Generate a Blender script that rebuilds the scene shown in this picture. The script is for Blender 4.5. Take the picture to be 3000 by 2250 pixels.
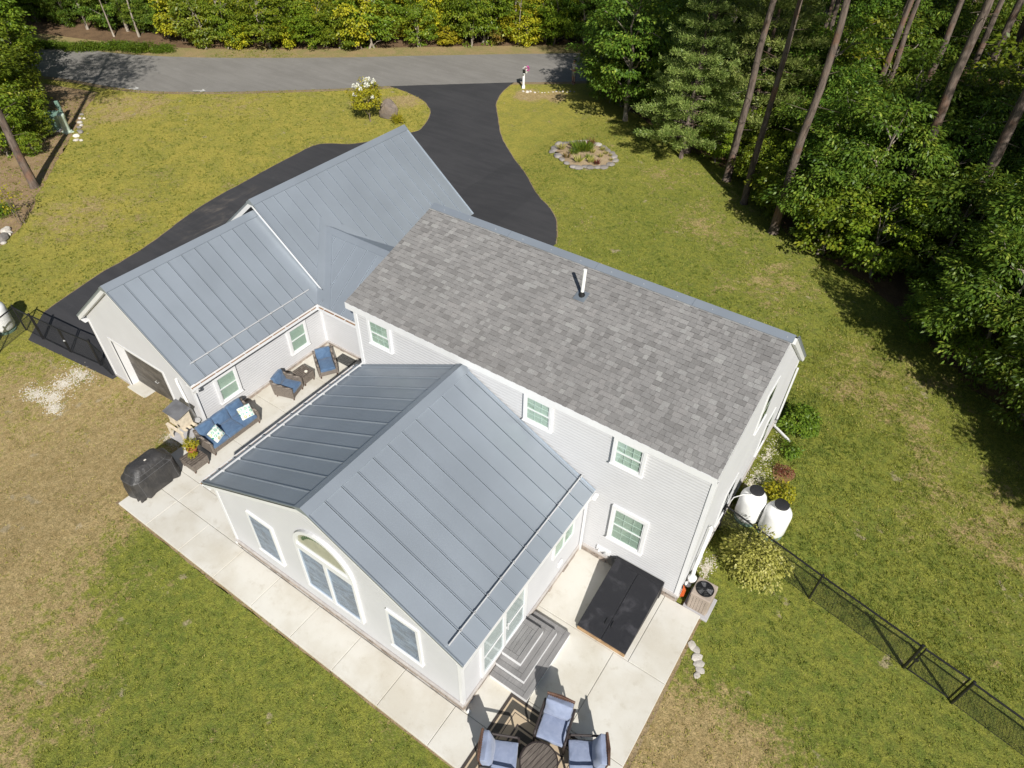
import bpy, bmesh, math, random
import numpy as np
from mathutils import Vector, Matrix, noise as mnoise

for o in list(bpy.data.objects): bpy.data.objects.remove(o)
scene = bpy.context.scene
COL = scene.collection
rnd = random.Random(7)

# ------------------------------------------------------------------ camera
CW, CH, CF = 3000.0, 2250.0, 1981.159
YAW, PITCH, ROLL = -0.57996, 0.74747, 0.02603
CAM = Vector((12.8290, -10.6220, 17.0800))
_fw = Vector((math.sin(YAW)*math.cos(PITCH), math.cos(YAW)*math.cos(PITCH), -math.sin(PITCH)))
_r0 = Vector((math.cos(YAW), -math.sin(YAW), 0))
_u0 = _r0.cross(_fw)
_rt = math.cos(ROLL)*_r0 + math.sin(ROLL)*_u0
_up = -math.sin(ROLL)*_r0 + math.cos(ROLL)*_u0
cd = bpy.data.cameras.new('camera'); cam = bpy.data.objects.new('camera', cd); COL.objects.link(cam)
cd.sensor_fit = 'HORIZONTAL'; cd.sensor_width = 36.0; cd.lens = CF/CW*36.0; cd.clip_start = .1; cd.clip_end = 2000
cam.matrix_world = Matrix(((_rt.x,_up.x,-_fw.x,CAM.x),(_rt.y,_up.y,-_fw.y,CAM.y),(_rt.z,_up.z,-_fw.z,CAM.z),(0,0,0,1)))
scene.camera = cam
# ------------------------------------------------------------------ light
SUN_AZ, SUN_EL = math.radians(-42.0), math.radians(37.7)
S_DIR = Vector((math.cos(SUN_AZ)*math.cos(SUN_EL), math.sin(SUN_AZ)*math.cos(SUN_EL), math.sin(SUN_EL)))
ld = bpy.data.lights.new('sun', 'SUN'); ld.energy = 5.0; ld.angle = math.radians(.53); ld.color = (1.0, .965, .905)
sun = bpy.data.objects.new('sun', ld); COL.objects.link(sun); sun.location = S_DIR*60
sun.rotation_euler = (-S_DIR).to_track_quat('-Z', 'Y').to_euler()
w = bpy.data.worlds.new('World'); scene.world = w; w.use_nodes = True
wn = w.node_tree.nodes; wl = w.node_tree.links
sky = wn.new('ShaderNodeTexSky'); sky.sky_type = 'NISHITA'; sky.sun_disc = False
sky.sun_elevation = SUN_EL; sky.sun_rotation = math.radians(132.0); sky.air_density = 1.0; sky.dust_density = .8
wn['Background'].inputs[1].default_value = .05
wl.new(sky.outputs[0], wn['Background'].inputs[0])
vs = scene.view_settings; vs.view_transform = 'Standard'; vs.look = 'None'; vs.gamma = 1; vs.use_curve_mapping = False
vs.exposure = .30
scene.cycles.max_bounces = 6; scene.cycles.transparent_max_bounces = 12

# ------------------------------------------------------------------ terrain: patio level 0, lawn -.1, falling to -.5 past the garage
XA, XB, ZA, ZB = -4.62, -8.6, -.10, -.50
def gh(x):
    if x >= XA: return ZA
    if x <= XB: return ZB
    return ZA + (ZB-ZA)*(XA-x)/(XA-XB)
def ray(a, b): return _fw*CF + _rt*(a-CW/2) - _up*(b-CH/2)
def at(a, b, z=0.0):
    d = ray(a, b); return CAM + d*((z-CAM.z)/d.z)
def px(a, b):
    z = -.3
    for _ in range(8): p = at(a, b, z); z = gh(p.x)
    return p
KZ = 1000/2212.0
def q(ox, oy):
    return lambda x, y: px(ox+x*KZ, oy+y*KZ)
Q1, Q2, Q3, Q4, Q6, Q8 = q(0,0), q(1000,0), q(2000,0), q(0,750), q(2000,750), q(2000,1500)

# ------------------------------------------------------------------ helpers
class MB:
    def __init__(s): s.v = []; s.f = []
    def add(s, vs_, fs):
        n = len(s.v); s.v += [tuple(v) for v in vs_]; s.f += [tuple(i+n for i in f) for f in fs]; return s
    def box(s, x0, x1, y0, y1, z0, z1):
        v = [(x0,y0,z0),(x1,y0,z0),(x1,y1,z0),(x0,y1,z0),(x0,y0,z1),(x1,y0,z1),(x1,y1,z1),(x0,y1,z1)]
        return s.add(v, [(0,3,2,1),(4,5,6,7),(0,1,5,4),(1,2,6,5),(2,3,7,6),(3,0,4,7)])
    def obox(s, o, U, V, N):      # oriented box: corner o, three edge vectors
        o, U, V, N = map(Vector, (o, U, V, N))
        v = [o, o+U, o+U+V, o+V, o+N, o+U+N, o+U+V+N, o+V+N]
        f = [(0,3,2,1),(4,5,6,7),(0,1,5,4),(1,2,6,5),(2,3,7,6),(3,0,4,7)]
        if U.cross(V).dot(N) < 0: f = [t[::-1] for t in f]
        return s.add(v, f)
    def bar(s, a, b, w_, h_=None, upv=(0,0,1)):   # square bar between two points
        a, b = Vector(a), Vector(b); h_ = h_ or w_; d = (b-a).normalized(); upv = Vector(upv)
        if abs(d.dot(upv)) > .98: upv = Vector((1,0,0))
        sd = d.cross(upv).normalized(); n = sd.cross(d)
        return s.obox(a - sd*w_/2 - n*h_/2, b-a, sd*w_, n*h_)
    def tube(s, pts, r, n=8, caps=True):
        pts = [Vector(p) for p in pts]; rs = r if isinstance(r, (list, tuple)) else [r]*len(pts)
        base = len(s.v); ref = None
        for i, p in enumerate(pts):
            d = (pts[min(i+1, len(pts)-1)] - pts[max(i-1, 0)]).normalized()
            if ref is None:
                ref = Vector((0,0,1)) if abs(d.z) < .9 else Vector((1,0,0))
            a = d.cross(ref).normalized(); ref2 = a.cross(d); ref = ref2 if ref2.length > 0 else ref
            for k in range(n):
                t = 2*math.pi*k/n; s.v.append(tuple(p + (a*math.cos(t) + ref*math.sin(t))*rs[i]))
        for i in range(len(pts)-1):
            for k in range(n):
                k2 = (k+1) % n; s.f.append((base+i*n+k, base+(i+1)*n+k, base+(i+1)*n+k2, base+i*n+k2)[::-1])
        if caps:
            s.f.append(tuple(base+k for k in range(n))); s.f.append(tuple(base+(len(pts)-1)*n+k for k in range(n))[::-1])
        return s
    def lathe(s, prof, c=(0,0,0), n=24):
        base = len(s.v)
        for r, z in prof:
            for k in range(n):
                t = 2*math.pi*k/n; s.v.append((c[0]+r*math.cos(t), c[1]+r*math.sin(t), c[2]+z))
        for i in range(len(prof)-1):
            for k in range(n):
                k2 = (k+1) % n; s.f.append((base+i*n+k, base+i*n+k2, base+(i+1)*n+k2, base+(i+1)*n+k))
        s.f.append(tuple(base+k for k in range(n))[::-1]); s.f.append(tuple(base+(len(prof)-1)*n+k for k in range(n)))
        return s
    def prism(s, poly, mapf, d0, d1):   # 2-D polygon mapped to 3-D at two depths
        n = len(poly); a = [mapf(u, v, d0) for u, v in poly]; b = [mapf(u, v, d1) for u, v in poly]
        return s.add(a+b, [tuple(range(n))[::-1], tuple(range(n, 2*n))] + [(i, (i+1) % n, n+(i+1) % n, n+i) for i in range(n)])
    def mesh(s, name):
        me = bpy.data.meshes.new(name); me.from_pydata(s.v, [], s.f); me.update(); return me
    def build(s, name, mat, parent=None, smooth=False, bevel=0, seg=1, fix=True):
        me = s.mesh(name)
        if fix:
            bm = bmesh.new(); bm.from_mesh(me); bmesh.ops.recalc_face_normals(bm, faces=bm.faces); bm.to_mesh(me); bm.free()
        o = link(name, me, mat, parent)
        if smooth:
            for p in me.polygons: p.use_smooth = True
            if smooth == 'auto':
                me.set_sharp_from_angle(angle=math.radians(40))
        if bevel:
            m = o.modifiers.new('bevel', 'BEVEL'); m.width = bevel; m.segments = seg; m.limit_method = 'ANGLE'
        return o
def link(name, me, mat=None, parent=None):
    o = bpy.data.objects.new(name, me); COL.objects.link(o)
    if mat is not None and len(me.materials) == 0: me.materials.append(mat)
    if parent is not None: o.parent = parent
    return o
def tag(o, label=None, cat=None, group=None, kind=None):
    if label: o['label'] = label
    if cat: o['category'] = cat
    if group: o['group'] = group
    if kind: o['kind'] = kind
    return o
def thing(name, loc, rz, label, cat, group=None):
    o = bpy.data.objects.new(name, None); COL.objects.link(o); o.empty_display_size = .2
    o.location = loc; o.rotation_euler = (0, 0, rz); return tag(o, label, cat, group)
KIDS = {}
def copy_tree(o, loc, rz=None, label=None, scale=None):
    c = o.copy(); COL.objects.link(c); c.location = loc
    if rz is not None: c.rotation_euler = (c.rotation_euler[0], c.rotation_euler[1], rz)
    if scale is not None: c.scale = scale if isinstance(scale, (tuple, list)) else (scale,)*3
    if label: c['label'] = label
    kids = [k for k in bpy.data.objects if k.parent == o]
    for k in kids:
        d = k.copy(); COL.objects.link(d); d.parent = c
        for g in [g for g in bpy.data.objects if g.parent == k]:
            e = g.copy(); COL.objects.link(e); e.parent = d
    return c

# ------------------------------------------------------------------ materials
def new_mat(name):
    m = bpy.data.materials.new(name); m.use_nodes = True
    nt = m.node_tree; return m, nt, nt.nodes['Principled BSDF']
def nd(nt, t, **kw):
    n = nt.nodes.new('ShaderNode'+t)
    for k, v in kw.items(): setattr(n, k, v)
    return n
def setin(nt, sock, v):
    if isinstance(v, bpy.types.NodeSocket): nt.links.new(v, sock)
    elif isinstance(v, (tuple, list)) and len(v) == 3 and sock.type == 'RGBA': sock.default_value = (*v, 1)
    else: sock.default_value = v
def posn(nt): return nd(nt, 'NewGeometry').outputs['Position']
def objc(nt): return nd(nt, 'TexCoord').outputs['Object']
def noise(nt, vec, scale, detail=3, rough=.55, dist=0):
    n = nd(nt, 'TexNoise'); setin(nt, n.inputs['Vector'], vec); n.inputs['Scale'].default_value = scale
    n.inputs['Detail'].default_value = detail; n.inputs['Roughness'].default_value = rough; n.inputs['Distortion'].default_value = dist
    return n.outputs['Fac']
def rng(nt, v, a, b, c=0., d=1., smooth=True):
    n = nd(nt, 'MapRange'); n.interpolation_type = 'SMOOTHSTEP' if smooth else 'LINEAR'
    setin(nt, n.inputs['Value'], v)
    for i, x in zip(('From Min','From Max','To Min','To Max'), (a,b,c,d)): n.inputs[i].default_value = x
    return n.outputs['Result']
def mth(nt, op, a, b=0., c=0.):
    n = nd(nt, 'Math', operation=op); setin(nt, n.inputs[0], a); setin(nt, n.inputs[1], b); setin(nt, n.inputs[2], c); return n.outputs[0]
def mix(nt, f, a, b, mode='MIX'):
    n = nd(nt, 'Mix', data_type='RGBA', blend_type=mode); setin(nt, n.inputs['Factor'], f)
    setin(nt, n.inputs['A'], a); setin(nt, n.inputs['B'], b); return n.outputs['Result']
def mapping(nt, vec, scale=(1,1,1), rot=(0,0,0)):
    n = nd(nt, 'Mapping'); setin(nt, n.inputs['Vector'], vec); n.inputs['Scale'].default_value = scale; n.inputs['Rotation'].default_value = rot
    return n.outputs['Vector']
def bumpn(nt, bs, h, strength=.3, dist=.02):
    n = nd(nt, 'Bump'); n.inputs['Strength'].default_value = strength; n.inputs['Distance'].default_value = dist
    setin(nt, n.inputs['Height'], h); nt.links.new(n.outputs[0], bs.inputs['Normal'])
def dirt(name, col, rough=.6, var=.12, scale=4, metal=0., bump=0., bscale=60, spec=.5, coat=0., fine=.06):
    """plain surface with broad tone changes, fine grain and uneven gloss"""
    m, nt, bs = new_mat(name); P = posn(nt)
    a = noise(nt, P, scale, 5); b = noise(nt, P, scale*11, 3)
    v = mth(nt, 'ADD', rng(nt, a, .25, .75, 1-var, 1+var), rng(nt, b, .2, .8, -fine, fine))
    c = nd(nt, 'HueSaturation'); setin(nt, c.inputs['Color'], col); nt.links.new(v, c.inputs['Value'])
    nt.links.new(c.outputs[0], bs.inputs['Base Color'])
    setin(nt, bs.inputs['Roughness'], rng(nt, b, .2, .8, max(.03, rough-.07), min(1, rough+.07)))
    bs.inputs['Metallic'].default_value = metal; bs.inputs['Specular IOR Level'].default_value = spec; bs.inputs['Coat Weight'].default_value = coat
    if bump: bumpn(nt, bs, noise(nt, P, bscale, 3), bump, .01)
    return m
MAT = {}
MAT['siding'] = dirt('vinyl_siding', (.50,.501,.512), .45, .03, 1.2, fine=.015)
MAT['trim'] = dirt('white_trim', (.68,.683,.69), .4, .03, 2, fine=.015)
def m_metal(name, col):
    """painted standing-seam steel: faint oil-canning, a little dust, even satin gloss"""
    m, nt, bs = new_mat(name); P = posn(nt); oi = nd(nt, 'ObjectInfo')
    a = noise(nt, P, .7, 4, .5); st = noise(nt, mapping(nt, P, (1.5,1.5,1.5)), 1.0, 3, .5)
    hs = nd(nt, 'HueSaturation'); setin(nt, hs.inputs['Color'], col)
    setin(nt, hs.inputs['Value'], mth(nt, 'MULTIPLY', rng(nt, a, .3, .7, .96, 1.05), rng(nt, oi.outputs['Random'], 0, 1, .965, 1.035, False)))
    nt.links.new(hs.outputs[0], bs.inputs['Base Color']); bs.inputs['Metallic'].default_value = .52; bs.inputs['Roughness'].default_value = .46
    bumpn(nt, bs, st, .06, .05); return m
MAT['metal'] = m_metal('roof_metal', (.345,.385,.43))
MAT['metal_cap'] = m_metal('roof_metal_trim', (.25,.285,.32))
MAT['alu'] = dirt('bare_aluminium', (.56,.56,.56), .4, .06, 6, metal=.25)
MAT['black'] = dirt('black_powder_coat', (.012,.012,.013), .4, .2, 6)
MAT['wood_raw'] = dirt('pressure_treated_wood', (.36,.23,.12), .75, .25, 9, bump=.2)
MAT['pine_pale'] = dirt('pale_painted_wood', (.60,.52,.40), .7, .15, 9, bump=.15)
MAT['rubber'] = dirt('black_rubber', (.018,.018,.02), .6, .2, 8)
MAT['pvc'] = dirt('white_pvc', (.78,.78,.76), .35, .05, 3)
MAT['tank'] = dirt('tank_white_paint', (.80,.80,.79), .35, .05, 2, fine=.02)
MAT['tan'] = dirt('tan_painted_steel', (.36,.30,.25), .45, .1, 4)
MAT['grey_lid'] = dirt('weathered_grey_lid', (.13,.13,.135), .45, .3, 3)
MAT['slab_grey'] = dirt('grey_pad', (.42,.41,.42), .8, .1, 3, bump=.2)
MAT['orange'] = dirt('orange_cord', (.7,.13,.02), .5)
MAT['terracotta'] = dirt('terracotta', (.32,.11,.05), .7)
MAT['util_green'] = dirt('utility_green', (.15,.24,.19), .5, .15, 4)
MAT['util_pale'] = dirt('pale_green_pedestal', (.47,.55,.46), .5, .1, 4)
MAT['near_black'] = dirt('near_black', (.01,.01,.01), .8)  # near-black, stands in for shade in seams, rooms and recesses; also eyes
MAT['skin'] = dirt('skin', (.45,.26,.18), .5)
MAT['shorts'] = dirt('khaki_cloth', (.30,.29,.25), .85)
MAT['hair'] = dirt('dark_hair', (.03,.018,.012), .6)
MAT['boots'] = dirt('dark_red_socks', (.10,.02,.025), .8)
MAT['cream'] = dirt('cream_candle', (.75,.7,.6), .5)
MAT['pad_grey'] = dirt('concrete_pad_side', (.45,.43,.4), .9, .2, 5, bump=.3)

def m_concrete():
    m, nt, bs = new_mat('patio_concrete'); P = posn(nt)
    a = noise(nt, P, .55, 5, .6); b = noise(nt, P, 3.0, 6, .65); c = noise(nt, P, 60, 3, .6)
    c1 = mix(nt, rng(nt, a, .38, .66), (.61,.59,.535), (.51,.475,.40))
    c2 = mix(nt, rng(nt, b, .52, .75, 0, .45), c1, (.37,.32,.23))
    c3 = mix(nt, rng(nt, c, .3, .7, 0, .22), c2, (.70,.68,.63))
    sp = noise(nt, P, 22, 2); c3 = mix(nt, rng(nt, sp, .70, .76, 0, .35), c3, (.2,.17,.13))
    nt.links.new(c3, bs.inputs['Base Color']); bs.inputs['Roughness'].default_value = .85
    bumpn(nt, bs, c, .15, .005); return m
MAT['concrete'] = m_concrete()

def m_asphalt(name, lo, hi, gray=False):
    m, nt, bs = new_mat(name); P = posn(nt)
    a = noise(nt, P, .35, 5, .6); b = noise(nt, P, 2.2, 6, .7, .4); c = noise(nt, P, 90, 2, .7); s = noise(nt, P, 14, 3, .6)
    st = noise(nt, mapping(nt, P, (.35, 2.6, 1), (0, 0, math.radians(42 if gray else -48))), 1.0, 5, .6, .3)
    f = mth(nt, 'ADD', mth(nt, 'MULTIPLY', a, .45), mth(nt, 'MULTIPLY', st, .55))
    c1 = mix(nt, rng(nt, f, .35, .66), lo, hi)
    c1 = mix(nt, rng(nt, b, .56, .74, 0, .4), c1, tuple(x*1.5 for x in hi))
    c1 = mix(nt, rng(nt, c, .3, .75, 0, .35), c1, tuple(x*1.7 for x in hi))
    if not gray:   # pale dusty scuffs by the garage and specks of leaf litter
        d = nd(nt, 'VectorMath', operation='DISTANCE'); setin(nt, d.inputs[0], P); d.inputs[1].default_value = tuple(Q1(1480,1400))
        ms = mth(nt, 'MULTIPLY', rng(nt, d.outputs['Value'], .6, 4.2, 1, 0), rng(nt, noise(nt, mapping(nt, P, (1,.35,1)), 1.3, 6, .7, .5), .47, .68))
        c1 = mix(nt, mth(nt, 'MULTIPLY', ms, .7), c1, (.17,.145,.12))
        c1 = mix(nt, rng(nt, s, .72, .78, 0, .6), c1, (.16,.12,.075))
    nt.links.new(c1, bs.inputs['Base Color']); bs.inputs['Roughness'].default_value = .8
    bumpn(nt, bs, c, .35, .006); return m
MAT['drive'] = m_asphalt('sealed_asphalt', (.028,.028,.031), (.045,.044,.047))
MAT['road'] = m_asphalt('worn_road_asphalt', (.165,.155,.14), (.215,.203,.186), True)

DRY = [((-9,-6.2),2,7.5,.27), ((-5.0,-9.6),1.5,5.5,.21), ((-1.5,-12.0),1,4.5,.19), ((12.7,-4.0),.8,3.2,.25), ((14.8,-3.2),.4,2.6,.14), ((17.5,9.0),1,4.5,.13), ((13.6,12.6),.8,4.2,.14), ((9.5,16.5),.8,4.5,.13),
       ((4,21),.8,4.0,.12), ((0,24.6),.5,3.0,.16), ((-23,3),1,4.5,.12), ((-34,12.5),1,5,.20), ((-28,16.8),.5,4,.12), ((-19.6,25.0),.4,2.4,.30), ((-13.6,30.75),.4,1.7,.42), ((-12.0,31.9),.4,1.5,.30), ((15,2.6),.5,4.5,-.16), ((13.6,8.6),.5,4.0,-.14), ((-7.0,22.0),1,5,-.12),
       ((-16.5,5.5),.4,2.5,-.14), ((2.0,-8.6),.5,3.2,-.10), ((18.5,-1.0),1,4,-.10), ((7.5,12.5),.5,4,-.12)]
def m_grass():
    m, nt, bs = new_mat('lawn_grass'); P = posn(nt)
    def blob(c, r0, r1, amp):
        d = nd(nt, 'VectorMath', operation='DISTANCE'); setin(nt, d.inputs[0], P); d.inputs[1].default_value = (*c, -.2)
        return rng(nt, d.outputs['Value'], r0, r1, amp, 0)
    big = noise(nt, P, .22, 4, .55); mid = noise(nt, P, 1.1, 6, .62, .3); pat = noise(nt, P, 3.6, 6, .66, .4)
    fine = noise(nt, P, 26, 4, .7); vfine = noise(nt, P, 75, 2, .7)
    # where the turf is thin and dry
    dry = mth(nt, 'ADD', mth(nt, 'MULTIPLY', big, .5), mth(nt, 'ADD', mth(nt, 'MULTIPLY', mid, .55), mth(nt, 'MULTIPLY', pat, .40)))
    for c, r0, r1, a in DRY:
        dry = mth(nt, 'ADD', dry, blob(c, r0, r1, a))
    yel = mix(nt, rng(nt, mid, .35, .65), (.54,.455,.085), (.39,.375,.065))
    # fresher green in the side and back yard, yellower in the front
    px_ = nd(nt, 'SeparateXYZ'); setin(nt, px_.inputs[0], P)
    side = mth(nt, 'ADD', rng(nt, px_.outputs[0], -16, 8, 0, 1), rng(nt, px_.outputs[1], 2, -5, 0, .35))
    grn = mix(nt, rng(nt, pat, .35, .68), (.30,.325,.046), (.13,.20,.027))
    base = mix(nt, mth(nt, 'MINIMUM', side, .85), yel, grn)
    base = mix(nt, rng(nt, mth(nt, 'ADD', mth(nt, 'MULTIPLY', big, .6), mth(nt, 'MULTIPLY', pat, .4)), .52, .66, 0, .6), base, (.145,.215,.022))
    tan = mix(nt, rng(nt, pat, .3, .7), (.66,.485,.25), (.48,.335,.155))
    cl = noise(nt, P, 6.5, 6, .7, .2); cl2 = noise(nt, P, 19, 4, .7)
    dry = mth(nt, 'ADD', dry, mth(nt, 'ADD', mth(nt, 'MULTIPLY', mth(nt, 'SUBTRACT', cl, .5), .55), mth(nt, 'MULTIPLY', mth(nt, 'SUBTRACT', cl2, .5), .35)))
    col = mix(nt, rng(nt, dry, .80, .97, 0, .96), base, tan)
    bare = noise(nt, P, .75, 3, .5, .2); bare2 = noise(nt, P, 2.3, 4, .6)
    col = mix(nt, rng(nt, mth(nt, 'ADD', mth(nt, 'MULTIPLY', bare, .6), mth(nt, 'MULTIPLY', bare2, .5)), .685, .735, 0, .8), col, (.56,.45,.30))
    # blades
    coarse = noise(nt, P, 8.5, 5, .7)
    col = mix(nt, rng(nt, coarse, .34, .62, 0, 1), mix(nt, .38, col, (.05,.065,.012)), col)
    col = mix(nt, rng(nt, fine, .30, .66, 0, 1), mix(nt, .52, col, (.02,.028,.006)), col)
    col = mix(nt, rng(nt, vfine, .45, .8, 0, .35), col, (.55,.48,.20))
    nt.links.new(col, bs.inputs['Base Color']); bs.inputs['Roughness'].default_value = .9; bs.inputs['Specular IOR Level'].default_value = .15
    h = mth(nt, 'ADD', fine, mth(nt, 'MULTIPLY', vfine, .5)); bumpn(nt, bs, h, .9, .05); return m
MAT['grass'] = m_grass()

def m_litter(name, a, b, c):
    m, nt, bs = new_mat(name); P = posn(nt)
    n1 = noise(nt, P, 1.2, 5, .65); n2 = noise(nt, P, 14, 5, .7); n3 = noise(nt, P, 40, 3, .7)
    col = mix(nt, rng(nt, n1, .35, .65), a, b); col = mix(nt, rng(nt, n2, .52, .72, 0, .8), col, c)
    col = mix(nt, rng(nt, n3, .3, .6, .55, 0), col, (.02,.013,.008))
    nt.links.new(col, bs.inputs['Base Color']); bs.inputs['Roughness'].default_value = .95; bumpn(nt, bs, n2, .8, .05); return m
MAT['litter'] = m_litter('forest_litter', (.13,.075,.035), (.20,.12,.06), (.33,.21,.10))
MAT['litter_dry'] = m_litter('dry_needle_litter', (.36,.25,.135), (.29,.19,.095), (.46,.34,.2))
MAT['verge'] = m_litter('road_verge', (.36,.26,.12), (.27,.24,.08), (.48,.34,.18))
MAT['dirt_edge'] = m_litter('bare_soil_edge', (.27,.19,.10), (.33,.25,.14), (.40,.32,.2))
MAT['sand'] = m_litter('sandy_soil', (.40,.29,.17), (.48,.36,.22), (.55,.44,.30))
MAT['mulch'] = m_litter('bark_mulch', (.24,.12,.05), (.33,.19,.09), (.42,.27,.14))

def m_shingle():
    m, nt, bs = new_mat('asphalt_shingle'); P = posn(nt)
    at_ = nd(nt, 'Attribute'); at_.attribute_name = 'tone'; oi = nd(nt, 'ObjectInfo')
    # separate shingles take the tone of the object, the joined rest that of the face
    t = mth(nt, 'FRACT', mth(nt, 'ADD', at_.outputs['Fac'], mth(nt, 'MULTIPLY', oi.outputs['Random'], 1.0)))
    cr = nd(nt, 'ValToRGB'); nt.links.new(t, cr.inputs[0]); e = cr.color_ramp
    e.elements[0].position = 0; e.elements[0].color = (.150,.143,.138,1); e.elements[1].position = 1; e.elements[1].color = (.33,.325,.31,1)
    for p_, c_ in ((.25,(.205,.198,.193)), (.5,(.232,.224,.218)), (.72,(.252,.243,.236)), (.84,(.268,.255,.247)), (.95,(.295,.29,.281))):
        x = e.elements.new(p_); x.color = (*c_, 1)
    g = noise(nt, P, 160, 2, .8); g2 = noise(nt, P, 45, 3, .7); bg = noise(nt, P, .5, 3)
    col = mix(nt, rng(nt, g, .25, .75, 0, .35), cr.outputs[0], (.44,.43,.41)); col = mix(nt, rng(nt, g2, .35, .65, .35, 0), col, (.10,.098,.098))
    col = mix(nt, rng(nt, bg, .35, .7, 0, .22), col, (.14,.135,.13))
    nt.links.new(col, bs.inputs['Base Color']); bs.inputs['Roughness'].default_value = .92; bs.inputs['Specular IOR Level'].default_value = .2
    bumpn(nt, bs, g, .4, .004); return m
MAT['shingle'] = m_shingle()

def m_stone(name, a, b, c, scale=3):
    m, nt, bs = new_mat(name); P = posn(nt); oi = nd(nt, 'ObjectInfo')
    n1 = noise(nt, P, scale, 6, .65, .5); n2 = noise(nt, P, scale*9, 4, .7)
    col = mix(nt, rng(nt, n1, .35, .65), a, b); col = mix(nt, rng(nt, n2, .5, .75, 0, .6), col, c)
    hs = nd(nt, 'HueSaturation'); nt.links.new(col, hs.inputs['Color']); setin(nt, hs.inputs['Value'], rng(nt, oi.outputs['Random'], 0, 1, .72, 1.25, False))
    nt.links.new(hs.outputs[0], bs.inputs['Base Color']); bs.inputs['Roughness'].default_value = .85; bumpn(nt, bs, n2, .5, .02); return m
MAT['rock'] = m_stone('field_rock', (.27,.245,.22), (.20,.18,.17), (.42,.39,.35))
MAT['rock_pale'] = m_stone('pale_rock', (.58,.54,.48), (.45,.41,.36), (.7,.67,.62))
MAT['boulder'] = m_stone('brown_boulder', (.20,.155,.12), (.135,.11,.092), (.29,.245,.2), 1.5)
MAT['veneer'] = m_stone('foundation_stone', (.33,.28,.24), (.23,.185,.15), (.46,.41,.36), 6)
MAT['veneer_cap'] = dirt('foundation_cap', (.44,.41,.39), .8, .12, 5, bump=.2)
MAT['gravel'] = m_stone('white_gravel', (.66,.62,.54), (.52,.46,.37), (.8,.78,.72), 9)

def m_bark(name, a, b, c):
    m, nt, bs = new_mat(name); P = posn(nt)
    n = noise(nt, mapping(nt, P, (7,7,1.6)), 1, 6, .7, .6); n2 = noise(nt, P, 1.1, 3)
    col = mix(nt, rng(nt, n, .35, .65), a, b); col = mix(nt, rng(nt, n2, .5, .72, 0, .7), col, c)
    nt.links.new(col, bs.inputs['Base Color']); bs.inputs['Roughness'].default_value = .95; bumpn(nt, bs, n, 1, .05); return m
MAT['bark'] = m_bark('pine_bark', (.065,.047,.038), (.165,.128,.102), (.19,.095,.055))
MAT['bark_grey'] = m_bark('grey_bark', (.17,.14,.11), (.36,.31,.25), (.24,.19,.14))
MAT['twig'] = m_bark('twig_bark', (.10,.075,.05), (.2,.16,.12), (.15,.11,.08))

def m_leaf(name, c0, c1, c2, trans=.38, rough=.45):
    """leaf: tone varies leaf by leaf (attribute) and tree by tree"""
    m, nt, bs = new_mat(name)
    at_ = nd(nt, 'Attribute'); at_.attribute_name = 'tone'; oi = nd(nt, 'ObjectInfo')
    col = mix(nt, rng(nt, at_.outputs['Fac'], 0, .6), c0, c1); col = mix(nt, rng(nt, at_.outputs['Fac'], .6, 1.0), col, c2)
    hs = nd(nt, 'HueSaturation'); nt.links.new(col, hs.inputs['Color'])
    setin(nt, hs.inputs['Value'], rng(nt, oi.outputs['Random'], 0, 1, .85, 1.15, False)); setin(nt, hs.inputs['Hue'], rng(nt, oi.outputs['Random'], 0, 1, .488, .512, False))
    nt.links.new(hs.outputs[0], bs.inputs['Base Color']); bs.inputs['Roughness'].default_value = rough; bs.inputs['Specular IOR Level'].default_value = .35
    tr = nd(nt, 'BsdfTranslucent'); g = mix(nt, .5, hs.outputs[0], (.30,.36,.03)); nt.links.new(g, tr.inputs[0])
    ms = nd(nt, 'MixShader'); ms.inputs[0].default_value = trans
    nt.links.new(bs.outputs[0], ms.inputs[1]); nt.links.new(tr.outputs[0], ms.inputs[2])
    nt.links.new(ms.outputs[0], nt.nodes['Material Output'].inputs['Surface']); return m
MAT['leaf'] = m_leaf('forest_leaf', (.030,.075,.010), (.13,.215,.024), (.37,.43,.06))
MAT['leaf_mid'] = m_leaf('maple_leaf', (.07,.13,.012), (.18,.25,.02), (.36,.37,.03))
MAT['leaf_yellow'] = m_leaf('yellowing_leaf', (.20,.24,.018), (.44,.41,.025), (.62,.50,.028))
MAT['leaf_rust'] = m_leaf('rusty_leaf', (.12,.14,.02), (.26,.17,.04), (.35,.14,.04))
MAT['needle'] = m_leaf('pine_needle', (.10,.16,.035), (.24,.31,.075), (.42,.46,.14), .3)
MAT['shrub_gold'] = m_leaf('variegated_leaf', (.22,.23,.045), (.45,.43,.10), (.62,.57,.22))
MAT['fern'] = m_leaf('fresh_grass_leaf', (.07,.13,.015), (.14,.22,.02), (.24,.30,.03))
MAT['leaf_red'] = m_leaf('dark_red_leaf', (.07,.012,.012), (.15,.025,.03), (.24,.06,.05))
MAT['petal'] = m_leaf('white_petal', (.75,.75,.62), (.82,.82,.74), (.85,.84,.78), .2, .7)
MAT['petal_pink'] = m_leaf('magenta_petal', (.45,.02,.25), (.55,.04,.36), (.62,.10,.45), .2, .7)

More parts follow.
